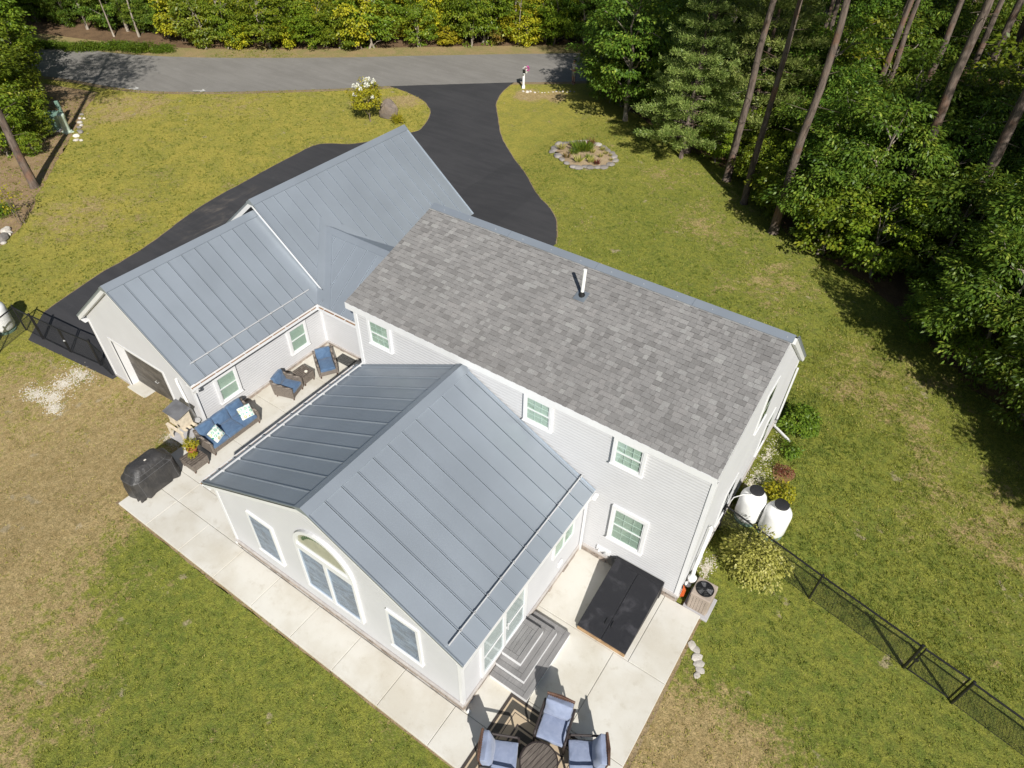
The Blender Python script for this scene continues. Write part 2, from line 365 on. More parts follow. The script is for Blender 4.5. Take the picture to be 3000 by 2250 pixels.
def m_glass(name, tint, refl=.06):
    m, nt, bs = new_mat(name); nt.nodes.remove(bs)
    t = nd(nt, 'BsdfTransparent'); setin(nt, t.inputs[0], tint); g = nd(nt, 'BsdfGlossy'); g.inputs['Roughness'].default_value = .03
    P = posn(nt); b = nd(nt, 'Bump'); b.inputs['Strength'].default_value = .04; setin(nt, b.inputs['Height'], noise(nt, P, 2.5, 2)); nt.links.new(b.outputs[0], g.inputs['Normal'])
    fr = nd(nt, 'LayerWeight'); fr.inputs[0].default_value = .5; ms = nd(nt, 'MixShader')
    nt.links.new(mth(nt, 'ADD', mth(nt, 'MULTIPLY', mth(nt, 'POWER', fr.outputs['Facing'], 4.), .6), refl*.6), ms.inputs[0]); nt.links.new(t.outputs[0], ms.inputs[1]); nt.links.new(g.outputs[0], ms.inputs[2])
    nt.links.new(ms.outputs[0], nt.nodes['Material Output'].inputs['Surface']); return m
MAT['glass_green'] = m_glass('green_window_glass', (.87,.935,.90))
MAT['glass'] = m_glass('clear_window_glass', (.92,.95,.96))
MAT['glass_blue'] = m_glass('blue_window_glass', (.84,.90,.95), .10)
MAT['blind'] = dirt('blind_slats', (.62,.63,.60), .6, .05, 3)
def m_interior():
    m, nt, bs = new_mat('sunroom_glass_backing'); P = posn(nt)
    a = noise(nt, mapping(nt, P, (1.2,1,2.6), (0,.5,0)), 1.6, 5, .6, 1.2); b = noise(nt, mapping(nt, P, (.6,1,6)), 1.2, 4, .6)
    c = mix(nt, rng(nt, a, .40, .62), (.10,.135,.19), (.27,.33,.42)); c = mix(nt, rng(nt, b, .56, .70, 0, .55), c, (.55,.58,.62))  # bluish room view and pale reflection streaks painted into the colour
    nt.links.new(c, bs.inputs['Base Color']); bs.inputs['Roughness'].default_value = .8; return m
MAT['glass_backing'] = m_interior()
MAT['beige'] = dirt('beige_shade', (.50,.46,.36), .8, .1, 3)
MAT['garland'] = dirt('green_stencil', (.11,.17,.10), .8, .3, 9)

def m_wicker(name, a, b):
    m, nt, bs = new_mat(name); O = objc(nt)
    w1 = nd(nt, 'TexWave', wave_type='BANDS', bands_direction='Z'); setin(nt, w1.inputs[0], O); w1.inputs['Scale'].default_value = 9; w1.inputs['Distortion'].default_value = 1.5; w1.inputs['Detail'].default_value = 2
    n1 = noise(nt, mapping(nt, O, (5,5,24)), 2.2, 4, .7); n2 = noise(nt, O, 22, 3)
    f = mth(nt, 'ADD', mth(nt, 'MULTIPLY', w1.outputs['Fac'], .5), mth(nt, 'MULTIPLY', n1, .6))
    c = mix(nt, rng(nt, f, .3, .85), a, b); c = mix(nt, rng(nt, n2, .3, .5, .5, 0), c, (.02,.017,.015))
    nt.links.new(c, bs.inputs['Base Color']); bs.inputs['Roughness'].default_value = .55; bumpn(nt, bs, f, .8, .02); return m
MAT['wicker'] = m_wicker('grey_wicker', (.085,.068,.056), (.30,.255,.215))
MAT['wicker_br'] = m_wicker('brown_wicker', (.05,.025,.016), (.16,.085,.055))
MAT['frame_br'] = dirt('brown_metal_frame', (.035,.026,.024), .45, .15, 5)
def m_cloth(name, a, b):
    m, nt, bs = new_mat(name); O = objc(nt); n1 = noise(nt, O, 5, 4, .6, .6); n2 = noise(nt, O, 180, 2)
    c = mix(nt, rng(nt, n1, .3, .7), a, b); nt.links.new(c, bs.inputs['Base Color']); bs.inputs['Roughness'].default_value = .9
    bs.inputs['Sheen Weight'].default_value = .25
    bumpn(nt, bs, mth(nt, 'ADD', n1, mth(nt, 'MULTIPLY', n2, .15)), .35, .03); return m
MAT['navy'] = m_cloth('denim_blue_cushion', (.055,.105,.19), (.085,.15,.255))
MAT['slate'] = m_cloth('slate_blue_cushion', (.205,.245,.355), (.255,.295,.41))
def m_pillow():
    m, nt, bs = new_mat('medallion_pillow'); O = objc(nt)
    v = nd(nt, 'TexVoronoi'); setin(nt, v.inputs['Vector'], mapping(nt, O, (1,1,0))); v.inputs['Scale'].default_value = 7.5; v.inputs['Randomness'].default_value = .35
    d = v.outputs['Distance']; rings = mth(nt, 'SINE', mth(nt, 'MULTIPLY', d, 26))
    sx = nd(nt, 'SeparateXYZ'); setin(nt, sx.inputs[0], v.outputs['Color'])
    cc = mix(nt, rng(nt, sx.outputs[0], .5, .52), (.05,.33,.19), (.13,.42,.40)); cc = mix(nt, rng(nt, sx.outputs[1], .72, .74), cc, (.33,.33,.05))
    c = mix(nt, mth(nt, 'MULTIPLY', rng(nt, rings, -.55, -.1), rng(nt, d, .46, .54, 1, 0)), (.78,.79,.74), cc)
    nt.links.new(c, bs.inputs['Base Color']); bs.inputs['Roughness'].default_value = .9; return m
MAT['pillow'] = m_pillow()
def m_cover():
    m, nt, bs = new_mat('black_vinyl_cover'); O = objc(nt)
    n1 = noise(nt, O, 3.5, 5, .6, .6); n2 = noise(nt, mapping(nt, O, (9,9,1.2)), 1.0, 4, .6, .5)
    c = mix(nt, rng(nt, n1, .3, .7), (.03,.029,.03), (.055,.051,.049)); nt.links.new(c, bs.inputs['Base Color']); bs.inputs['Roughness'].default_value = .5
    bumpn(nt, bs, mth(nt, 'ADD', n1, n2), .5, .06); return m
MAT['cover'] = m_cover()
def m_bulk():
    m, nt, bs = new_mat('black_painted_steel'); P = posn(nt)
    n1 = noise(nt, P, 2.2, 6, .65, .8); n2 = noise(nt, P, 30, 3)
    c = mix(nt, rng(nt, n1, .48, .75), (.014,.014,.017), (.045,.044,.05)); nt.links.new(c, bs.inputs['Base Color'])
    setin(nt, bs.inputs['Roughness'], rng(nt, n2, .3, .7, .42, .6)); return m
MAT['bulk'] = m_bulk()
def m_boards(name, a, b, axis):
    m, nt, bs = new_mat(name); P = posn(nt); oi = nd(nt, 'ObjectInfo')
    n1 = noise(nt, mapping(nt, P, (2,30,4) if axis == 'x' else (30,2,4)), 1, 5, .65); n2 = noise(nt, P, 2, 3)
    c = mix(nt, rng(nt, n1, .3, .7), a, b); hs = nd(nt, 'HueSaturation'); nt.links.new(c, hs.inputs['Color'])
    setin(nt, hs.inputs['Value'], mth(nt, 'MULTIPLY', rng(nt, oi.outputs['Random'], 0, 1, .88, 1.1, False), rng(nt, n2, .3, .7, .92, 1.08)))
    nt.links.new(hs.outputs[0], bs.inputs['Base Color']); bs.inputs['Roughness'].default_value = .65; bumpn(nt, bs, n1, .15, .01); return m
MAT['deck'] = m_boards('grey_composite', (.185,.18,.18), (.235,.228,.225), 'y')
MAT['tabletop'] = m_boards('weathered_slats', (.075,.06,.05), (.16,.135,.115), 'y')
MAT['door_brown'] = m_boards('brown_door_panel', (.050,.045,.040), (.125,.113,.10), 'x')
def m_rug():
    m, nt, bs = new_mat('banded_rug'); O = objc(nt); s = nd(nt, 'SeparateXYZ'); setin(nt, s.inputs[0], O)
    ax = mth(nt, 'SUBTRACT', 1.18, mth(nt, 'ABSOLUTE', s.outputs[0])); ay = mth(nt, 'SUBTRACT', 1.30, mth(nt, 'ABSOLUTE', s.outputs[1]))
    d = mth(nt, 'MINIMUM', ax, ay)     # distance in from the border
    cr = nd(nt, 'ValToRGB'); nt.links.new(mth(nt, 'DIVIDE', d, 1.2), cr.inputs[0]); e = cr.color_ramp; e.interpolation = 'CONSTANT'
    br, be, dk = (.035,.027,.026,1), (.50,.395,.27,1), (.045,.042,.036,1)
    e.elements[0].position = 0; e.elements[0].color = br; e.elements[1].position = .06; e.elements[1].color = be
    for p_, c_ in ((.095,dk), (.235,be), (.275,br), (.29,be), (.44,br), (.48,be), (.52,dk), (.66,be), (.70,br), (.74,dk)): x = e.elements.new(p_); x.color = c_
    n = noise(nt, O, 90, 3, .7); c = mix(nt, rng(nt, n, .35, .65, .25, 0), cr.outputs[0], (.2,.17,.13))
    nt.links.new(c, bs.inputs['Base Color']); bs.inputs['Roughness'].default_value = .95; bumpn(nt, bs, n, .4, .006); return m
MAT['rug'] = m_rug()
def m_mat():
    m, nt, bs = new_mat('rubber_scroll_mat'); O = objc(nt); n = noise(nt, O, 14, 3, .6, 2.0); r = mth(nt, 'SINE', mth(nt, 'MULTIPLY', n, 40))
    c = mix(nt, rng(nt, r, .2, .6), (.012,.012,.012), (.13,.13,.12)); nt.links.new(c, bs.inputs['Base Color']); bs.inputs['Roughness'].default_value = .6; bumpn(nt, bs, r, .6, .01); return m
MAT['doormat'] = m_mat()
def m_shirt():
    m, nt, bs = new_mat('patterned_shirt'); O = objc(nt); n = noise(nt, O, 16, 4, .7, 1)
    c = mix(nt, rng(nt, n, .48, .54), (.80,.76,.68), (.30,.27,.25)); nt.links.new(c, bs.inputs['Base Color']); bs.inputs['Roughness'].default_value = .9; return m
MAT['shirt'] = m_shirt()
MAT['chalk'] = dirt('white_spray_paint', (.72,.72,.68), .9, .2, 9)
# ================================================================== SETTING
def flat(name, pts, off, mat, label=None):
    """a ground sheet: outline in plan, draped on the terrain a few millimetres up"""
    bm = bmesh.new(); vs_ = [bm.verts.new((p[0], p[1], 0)) for p in pts]; bm.faces.new(vs_)
    bmesh.ops.triangulate(bm, faces=bm.faces)
    for x in (XA, XB):
        bmesh.ops.bisect_plane(bm, geom=bm.verts[:]+bm.edges[:]+bm.faces[:], plane_co=(x,0,0), plane_no=(1,0,0))
    for v in bm.verts: v.co.z = gh(v.co.x)+off
    bmesh.ops.recalc_face_normals(bm, faces=bm.faces)
    me = bpy.data.meshes.new(name); bm.to_mesh(me); bm.free()
    if me.polygons and me.polygons[0].normal.z < 0: me.flip_normals()
    o = link(name, me, mat); tag(o, label, kind='structure'); return o
def ragged(pts, step=.3, amp=.05, seed=0, closed=True):
    """resample an outline along a smooth curve and make its edge uneven"""
    P = [Vector((p[0], p[1], 0)) for p in pts]; n = len(P); out = []
    for i in range(n if closed else n-1):
        a, b, c, d = P[(i-1) % n] if closed or i else P[0], P[i], P[(i+1) % n], P[(i+2) % n] if closed or i+2 < n else P[-1]
        k = max(1, int((c-b).length/step))
        for j in range(k):
            t = j/k; t2, t3 = t*t, t*t*t
            p = .5*((2*b)+(c-a)*t+(2*a-5*b+4*c-d)*t2+(3*b-a-3*c+d)*t3)
            nv = Vector((mnoise.noise((p.x*1.7+seed, p.y*1.7, 3)), mnoise.noise((p.x*1.7, p.y*1.7+seed, 9)), 0))
            out.append(p+nv*amp)
    if not closed: out.append(P[-1])
    return out
g = MB()
xs = [-320, XB, XA, 320]
for x in xs: g.v += [(x, -320, gh(x)), (x, 320, gh(x))]
for i in range(3): g.f.append((2*i, 2*i+2, 2*i+3, 2*i+1))
gro = g.build('ground', MAT['grass'], fix=False); tag(gro, 'patchy green and straw coloured lawn around the house', kind='structure')

near = [(-90,6), (-60,6.5), Q1(330,500), Q1(700,560), Q1(1000,592), Q1(1500,595), Q1(2212,575), Q2(300,560), Q2(1120,535), Q2(1480,530)]
far = [(-90,14.5), (-62,13.6), Q1(230,280), Q1(500,315), Q1(860,355), Q1(1400,375), Q1(2212,373), Q2(500,362), Q2(1200,350), Q2(1530,345)]
def ext(pl, k=(20, 60)):
    d = (Vector(pl[-1][:2])-Vector(pl[-3][:2])).normalized(); return list(pl)+[tuple(Vector(pl[-1][:2])+d*x) for x in k]
near, far = ext([tuple(p[:2]) for p in near]), ext([tuple(p[:2]) for p in far])
nearc = ragged(near, .5, .03, 1, False); farc = ragged(far, .5, .05, 2, False)
flat('road', nearc+farc[::-1], .012, MAT['road'], 'grey asphalt road curving past the lawn')
# leaf-strewn verge across the road, forest floor beyond it
def offs(pl, d):
    out = []
    for i, p in enumerate(pl):
        t = (pl[min(i+1, len(pl)-1)]-pl[max(i-1, 0)]).normalized(); out.append(p+Vector((-t.y, t.x, 0))*d)
    return out
flat('verge', offs(farc, -.35)+offs(farc, 2.6)[::-1], .004, MAT['verge'], 'straw coloured verge between road and woods')
flat('forest_floor', offs(farc, 2.2)+[(40,130), (-130,130), (-130,20)], .008, MAT['litter'], 'leaf litter under the woods across the road')
flat('road_shoulder', offs(nearc, .06)+offs(nearc, -.42)[::-1], .004, MAT['dirt_edge'], 'thin sandy shoulder beside the road')
# driveway
dl = [Q2(300,552), Q2(430,600), Q2(540,660), Q2(577,735), Q2(530,820), Q2(455,860), Q2(100,930), Q1(2070,935), Q1(1900,1010), Q1(1600,1170), Q1(1300,1340), Q1(1000,1560), Q1(850,1659), Q4(640,120), Q4(500,215), Q4(280,370)]
dr = [Q2(1120,530), Q2(1040,600), Q2(1003,670), Q2(1010,740), Q2(1035,880), Q2(1100,1000), Q2(1180,1110), Q2(1270,1260), Q2(1350,1350), Q2(1395,1440), Q2(1390,1580)]
dlc = ragged(dl, .35, .04, 5, False); drc = ragged(dr, .35, .04, 6, False)
tail = [Vector((-1.0,9,0)), Vector((-5.2,9,0)), Vector((-5.2,-2.5,0)), Vector((-10.0,-2.5,0)), Vector((-10.05,-3.32,0)), Vector((-14.9,-3.9,0))]
flat('driveway', drc+tail+dlc[::-1], .008, MAT['drive'], 'freshly sealed black asphalt driveway')
flat('driveway_edge', offs(dlc, .10)+offs(dlc, -.05)[::-1], .004, MAT['dirt_edge'], 'bare soil line along the left of the drive')
flat('driveway_edge', offs(drc, .05)+offs(drc, -.12)[::-1], .004, MAT['dirt_edge'], 'bare soil line along the right of the drive')
# forest floor under the right-hand wood and under the left-hand trees
edge = [Q2(1560,560), Q2(1640,620), Q2(1840,780), Q2(2120,960), Q3(10,1030), Q3(285,1170), Q3(395,1320), Q3(560,1540), Q3(760,1690), Q6(1050,200), Q6(1350,500), Q6(1650,820), Q6(1930,1050), Q6(2130,1300)]
edge = [Vector((p[0], p[1], 0)) for p in edge]
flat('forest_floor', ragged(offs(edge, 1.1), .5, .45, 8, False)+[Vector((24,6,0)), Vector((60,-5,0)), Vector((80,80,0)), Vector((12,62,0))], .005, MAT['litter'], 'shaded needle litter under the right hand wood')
lf = [Q1(0,1590), Q1(170,1440), Q1(260,1230), Q1(370,1050), Q1(470,870), Q1(560,700), Q1(640,600)]
flat('forest_floor', ragged([Vector((p[0],p[1],0)) for p in lf], .4, .2, 9, False)+[Vector((-41,12.2,0)), Vector((-60,6.8,0)), Vector((-60,-20,0)), Vector((-24,-12,0))], .006, MAT['litter_dry'], 'brown needle litter under the trees at the left')
# sprayed arrows at the road edge
for a, b, c_ in ((Q1(835,575), Q1(900,572), .28), (Q1(1250,586), Q1(1330,588), .28)):
    m = MB(); a, b = Vector(a), Vector(b); d = (b-a).normalized(); n = Vector((-d.y, d.x, 0)); z = Vector((0,0,ZB+.016-a.z))
    for p0, p1 in ((a, b), (b, b-d*c_+n*c_*.8), (b, b-d*c_-n*c_*.8)):
        e = (p1-p0).normalized(); s_ = Vector((-e.y, e.x, 0))*.03; p0, p1 = p0+z, p1+z
        m.add([p0+s_, p0-s_, p1-s_, p1+s_], [(0,1,2,3)])
    o = m.build('painted_arrow', MAT['chalk']); tag(o, 'small white sprayed arrow on the road edge', kind='structure')
    for v in o.data.vertices: pass

# patio: concrete slabs with recessed joints
pat = bpy.data.objects.new('patio', None); COL.objects.link(pat); tag(pat, 'cream concrete patio wrapping the sunroom', kind='structure')
L, OVY = 11.417, .081
soil_edge = ragged([Vector((-4.3,-6.74,0)), Vector((0,-6.77,0)), Vector((5,-6.75,0)), Vector((10,-6.76,0)), Vector((12.2,-6.75,0))], .2, .035, 12, False)
flat('soil_edge', soil_edge+[Vector((12.2,-6.6,0)), Vector((-4.3,-6.6,0))], .004, MAT['dirt_edge'], 'bare soil line along the front of the patio')
soil_edge = ragged([Vector((12.22,.1,0)), Vector((12.24,-2,0)), Vector((12.3,-4.5,0)), Vector((12.26,-6.8,0))], .2, .05, 13, False)
flat('soil_edge', soil_edge+[Vector((12.05,-6.8,0)), Vector((12.05,.1,0))], .0045, MAT['dirt_edge'], 'bare soil line along the right of the patio')
SX0, SX1, SYN, SZE, SZR = -.098, 8.563, -5.727, 2.871, 5.060
SWL, SWR, SGY = .118, 8.347, -5.557
GX0, GX1, GYN, GZE, GZR = -10.490, -4.162, -3.262, 2.279, 4.774
GWL, GWR, GGY = -10.144, -4.508, -3.092
PX0, PX1, PY = -4.126, 12.161, -6.704
def slab(x0, x1, y0, y1):
    j = .006
    MB().box(x0+j, x1-j, y0+j, y1-j, -.16, 0).build('slab', MAT['concrete'], pat, bevel=.008)
xs = [PX0, -2.72, -1.18, .37, 1.92, 3.47, 5.0, 6.535, 8.135, 10.15, PX1]
for a, b in zip(xs, xs[1:]): slab(a, b, PY, SGY-.05 if a > -.5 and b < 8.4 else -5.60)
for a, b in ((-5.60,-4.79), (-4.79,-2.95), (-2.95,-1.05), (-1.05,.85), (.85,2.62)):
    slab(PX0-(0 if b < -3 else .42), -2.0 if b > -3 else -2.7, a, b); slab(-2.0 if b > -3 else -2.7, .2, a, b)
for (x0, x1, y0, y1) in ((8.30,10.15,-2.18,.2), (10.15,11.10,-2.18,.2), (11.10,PX1,-2.18,.09), (8.30,10.68,-4.48,-2.18), (10.68,PX1,-4.48,-2.18), (8.30,10.15,-5.60,-4.48), (10.15,PX1,-5.60,-4.48)): slab(x0, x1, y0, y1)
MB().box(PX0+.05, PX1-.05, PY+.05, 0, -.2, -.03).build('joint_bed', MAT['pad_grey'], pat)
MB().box(-4.5, .2, -3, 2.6, -.2, -.032).build('joint_bed', MAT['pad_grey'], pat)

# ================================================================== HOUSE
house = thing('house', (0,0,0), 0, 'white clapboard house with grey metal and shingle roofs, sunroom and garage', 'house')
CRS = .1016
def planks(wall, org, U, Nn, ext_, z0, z1, hole=None):
    """lapped siding courses; ext_(z) gives the run along U at that height"""
    org, U, Nn = Vector(org), Vector(U), Vector(Nn); Z = Vector((0,0,1)); z = z0
    while z < z1-.02:
        zt = min(z+CRS, z1); (a0, b0), (a1, b1) = ext_(z), ext_(zt)
        runs = [(a0, b0, a1, b1)]
        if hole and z < hole[2]-.01: runs = [(a0, hole[0], a1, hole[0]), (hole[1], b0, hole[1], b1)]
        for (p0, p1, q0, q1) in runs:
            if p1-p0 < .03: continue
            q0, q1 = min(q0, p1), max(q1, q0+.001)
            f = lambda u, zz, d: org+U*u+Z*zz+Nn*d
            zm = z+(zt-z)*.36; r0, r1 = p0+(q0-p0)*.36, p1+(q1-p1)*.36
            m = MB().add([f(p0,z,.0115), f(p1,z,.0115), f(q1,zt,.0), f(q0,zt,.0), f(p0,z,-.01), f(p1,z,-.01), f(q1,zt,-.01), f(q0,zt,-.01), f(r0,zm,.0005), f(r1,zm,.0005)],
                         [(0,1,9,8), (8,9,2,3), (4,5,1,0), (5,6,2,9,1), (7,4,0,8,3)])
            m.build('siding_plank', MAT['siding'], wall, fix=False)
        z = zt
# --- main block
ZE, ZR, YR = 5.40, 6.718, 4.231; PM = (ZR-ZE)/YR; PF = .83; YF = 8.75; ZF = ZR-PF*(YF-YR); MY = OVY+.015; MX0, MX1 = .215, L-.015
X_ = lambda u, v, d: (d, u, v)
mw = MB().prism([(MY,-.3), (8.45,-.3), (8.45,3.02), (YR,ZR-.10), (MY,ZE-.06)], X_, MX0, MX1).build('wall', MAT['siding'], house)
planks(mw, (0,MY,0), (1,0,0), (0,-1,0), lambda z: (MX0, MX1), .34, 5.16)
def exr(z): return (MY if z < ZE-.02 else (z-ZE)/PM+.06, 8.45 if z < 3.05 else YR+(ZR-z)/PF-.06)
planks(mw, (MX1,0,0), (0,1,0), (1,0,0), exr, .34, 6.60)
for (x, y) in ((MX0+.045, MY-.004), (MX1-.03, MY-.004)):
    MB().box(x-.06, x+.06, y-.022, y+.05, .3, 5.17).build('corner_board', MAT['trim'], house)
MB().box(MX1-.05, MX1+.022, MY-.02, MY+.09, .3, 5.17).build('corner_board', MAT['trim'], house)
MB().box(MX1-.05, MX1+.022, 8.36, 8.47, .2, 3.0).build('corner_board', MAT['trim'], house)
# eave fascia and soffit (rear), rake boards
MB().box(0, L-.002, -.016, .022, ZE-.215, ZE-.002).build('fascia', MAT['trim'], house)
MB().box(0, L-.002, .022, MY, ZE-.225, ZE-.20).build('soffit', MAT['trim'], house)
def rake(y0, z0, y1, z1, x, h=.18, t=.03, mat='trim', name='rake_board', lift=-.01):
    a, b = Vector((x, y0, z0+lift)), Vector((x, y1, z1+lift)); return MB().add([a+Vector((0,0,-h)), b+Vector((0,0,-h)), b, a, a+Vector((t,0,-h)), b+Vector((t,0,-h)), b+Vector((t,0,0)), a+Vector((t,0,0))],
        [(0,1,2,3), (4,5,6,7), (0,1,5,4), (1,2,6,5), (2,3,7,6), (3,0,4,7)]).build(name, MAT[mat], house)
rake(.0, ZE, YR, ZR, L-.03, .14); rake(YR, ZR, YF, ZF, L-.03, .24, .12); rake(.0, ZE, YR, ZR, .0, .14)
rake(YR, ZR+.02, YF, ZF+.02, L+.092, .07, .03, 'metal_cap', 'rake_trim', .03)
mroof = MB().prism([(.0,ZE-.02), (YR,ZR-.02), (YR,ZR-.06), (.0,ZE-.06)], X_, .0, L).build('roof', MAT['shingle'], house)
MB().prism([(YR,ZR), (YF,ZF), (YF,ZF-.05), (YR,ZR-.05)], X_, .0, L+.12).build('roof_slope', MAT['metal'], house)
# shingles
SL = math.hypot(YR, ZR-ZE); EXP = .1432; vd = Vector((0, YR, ZR-ZE))/SL; nn = Vector((0, -(ZR-ZE), YR))/SL; ud = Vector((1,0,0))
sm = MB().add([(0,0,.015), (1,0,.015), (1,.20,.002), (0,.20,.002), (0,0,-.004), (1,0,-.004), (1,.20,-.004), (0,.20,-.004)], [(0,1,2,3), (4,5,1,0), (5,6,2,1), (7,4,0,3), (6,7,3,2)])
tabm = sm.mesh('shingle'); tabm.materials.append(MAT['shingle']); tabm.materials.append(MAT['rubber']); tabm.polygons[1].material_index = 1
rows = int((SL-.18)/EXP)+1; tabs = []
for r in range(rows):
    x = -.006; rr = random.Random(100+r); flip = rr.random() < .5
    while x < L-.01:
        wd = rr.choice((.10,.13,.16,.20,.24)); wd = min(wd, L-.004-x); flip = not flip
        tabs.append((x, r*EXP-.012, wd, 1.35 if flip else .75, rr.random())); x += wd
def tabp(t): return Vector((t[0]+t[2]/2, 0, ZE))+vd*t[1]
tabs.sort(key=lambda t: (tabp(t)-CAM).length)
for t in tabs[:296]:
    o = link('shingle', tabm, None, mroof)
    o.matrix_local = Matrix.Translation(Vector((t[0], 0, ZE))+vd*t[1]-nn*.012) @ Matrix((ud, vd, nn)).transposed().to_4x4() @ Matrix.Diagonal((t[2]-.004, 1, t[3], 1))
M3 = Matrix((ud, vd, nn)).transposed(); V = []; F = []; T = []
for t in tabs[296:]:
    n = len(V); o = Vector((t[0], 0, ZE))+vd*t[1]-nn*.012
    for v in sm.v: V.append(tuple(o+M3@Vector((v[0]*(t[2]-.004), v[1], v[2]*t[3]))))
    F += [tuple(i+n for i in f) for f in sm.f]; T += [t[4]]*8
me = bpy.data.meshes.new('shingles'); me.from_pydata(V, [], F); a = me.attributes.new('tone', 'FLOAT', 'POINT'); a.data.foreach_set('value', T)
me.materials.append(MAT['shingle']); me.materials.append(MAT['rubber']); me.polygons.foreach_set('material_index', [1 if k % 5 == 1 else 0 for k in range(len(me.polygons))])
o = link('shingles', me, None, mroof); tag(o, kind='stuff')
def cap(name, p0, p1, d1, d2, wd=.2, th=.03, mat='metal', bend=.0):
    """folded ridge cap from p0 to p1; d1, d2 point down each slope"""
    p0, p1, d1, d2 = map(Vector, (p0, p1, d1, d2)); d1.normalize(); d2.normalize(); ax = (p1-p0).normalized()
    n1 = ax.cross(d1); n1 = n1 if n1.z > 0 else -n1; n2 = ax.cross(d2); n2 = n2 if n2.z > 0 else -n2
    a = n1*th; b = n2*th; top = Vector((0,0,th*1.15))
    v = [p0+top, p1+top, p0+d1*wd+a, p1+d1*wd+a, p0+d2*wd+b, p1+d2*wd+b, p0+d1*wd-a*.4, p1+d1*wd-a*.4, p0+d2*wd-b*.4, p1+d2*wd-b*.4]
    return MB().add(v, [(0,1,3,2), (1,0,4,5), (2,3,7,6), (5,4,8,9), (0,2,6,8,4), (1,5,9,7,3)]).build(name, MAT[mat], house)
mc = cap('ridge_cap', (.0,YR,ZR), (L+.03,YR,ZR), (0,-1,-PM), (0,1,-PF), .24, .03)
for i in range(12):
    x = .5+i*.98; p = Vector((x, YR-.14, ZR-.14*PM+.034)); MB().lathe([(.012,0), (.012,.012)], p, 6).build('screw', MAT['alu'], mc)
for x in (2.95, 5.9, 8.8): MB().obox((x, YR, ZR+.036), (.012,0,0), Vector((0,-1,-PM))*.24, (0,0,.004)).build('lap_joint', MAT['metal_cap'], mc)
# plumbing vent
vp = Vector((6.05, 3.08, ZE+PM*3.08))
v_ = MB().tube([vp, vp+Vector((.02,0,.84))], .05, 14).build('vent_pipe', MAT['pvc'], house, smooth='auto')
MB().lathe([(.09,-.02), (.085,.05), (.058,.10), (.056,.14)], vp, 16).build('boot', MAT['black'], v_, smooth='auto')
MB().obox(vp-ud*.17-vd*.2+nn*.016, ud*.34, vd*.36, nn*.004).build('flashing', MAT['metal_cap'], v_)

# --- metal roofs: one panel per object
def panel_mesh(wd, ln, last=False, flip=False):
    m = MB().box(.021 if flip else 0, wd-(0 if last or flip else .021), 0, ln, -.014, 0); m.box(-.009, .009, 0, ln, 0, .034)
    if last: m.box(wd-.02, wd+.002, 0, ln, 0, .034)
    me = m.mesh('roof_panel'); me.materials.append(MAT['metal']); return me
def slope(name, org, U, Vd, seams, ln, flip=False):
    """seams: positions along U of the panel edges"""
    org, U, Vd = Vector(org), Vector(U).normalized(), Vector(Vd).normalized(); N_ = U.cross(Vd); cache = {}
    tot = seams[-1]-seams[0]; base = MB().obox(org+U*seams[0]-N_*.05, U*tot, Vd*ln, N_*.03).build(name, MAT['near_black'], house)  # black base under the panel gaps draws the ribs' dark shade lines
    for i, (a, b) in enumerate(zip(seams, seams[1:])):
        k = (round(b-a, 3), i == len(seams)-2)
        if k not in cache: cache[k] = panel_mesh(b-a, ln, k[1], flip)
        o = link('roof_panel', cache[k], None, base)
        o.matrix_local = Matrix.Translation(org+U*a) @ Matrix((U, Vd, N_)).transposed().to_4x4()
    return base
def seams(a, b, step, first=None):
    s_ = [a]; x = a+(first or step)
    while x < b-.12: s_.append(x); x += step
    return s_+[b]
SXM = (SX0+SX1)/2; SP = (SZR-SZE)/(SXM-SX0); Sln = math.hypot(SXM-SX0, SZR-SZE)
ys = seams(SYN, OVY-.02, .516, .505)
# U x V must point up, so the run is reversed on one side
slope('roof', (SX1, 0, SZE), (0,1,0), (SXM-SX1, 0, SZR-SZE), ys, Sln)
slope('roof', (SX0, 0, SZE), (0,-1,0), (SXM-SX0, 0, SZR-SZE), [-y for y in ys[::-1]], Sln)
cap('ridge_cap', (SXM, SYN-.01, SZR), (SXM, OVY+.01, SZR), (1,0,-SP), (-1,0,-SP), .23, .045)
GM = -7.326; GP = (GZR-GZE)/(GX1-GM); Gln = math.hypot(GX1-GM, GZR-GZE); G2Y0, G2Y1, G2X, G2Z = 2.626, 11.073, -7.350, 5.208; G2P = .829
g1s = seams(GYN, G2Y0+.1, .528, .592)
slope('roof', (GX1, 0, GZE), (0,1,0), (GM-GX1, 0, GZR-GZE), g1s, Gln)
MB().prism([(GM,GZR), (GX0,GZE), (GX0,GZE-.05), (GM,GZR-.05)], lambda u, v, d: (u, d, v), GYN, G2Y0+.1).build('roof_slope', MAT['metal'], house)
cap('ridge_cap', (GM, GYN-.01, GZR), (GM, G2Y0+.05, GZR), (1,0,-GP), (-1,0,-GP), .23, .045)
g2e = -3.66; g2l = math.hypot(g2e-G2X, (g2e-G2X)*G2P)
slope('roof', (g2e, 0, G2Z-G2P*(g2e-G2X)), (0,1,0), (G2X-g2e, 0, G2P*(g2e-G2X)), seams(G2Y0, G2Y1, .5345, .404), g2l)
MB().prism([(G2X,G2Z), (GX0-.3,G2Z-G2P*(G2X-GX0+.3)), (GX0-.3,G2Z-G2P*(G2X-GX0+.3)-.05), (G2X,G2Z-.05)], lambda u, v, d: (u, d, v), G2Y0, G2Y1).build('roof_slope', MAT['metal'], house)
cap('ridge_cap', (G2X, G2Y0-.01, G2Z), (G2X, G2Y1+.01, G2Z), (1,0,-G2P), (-1,0,-G2P), .23, .045)
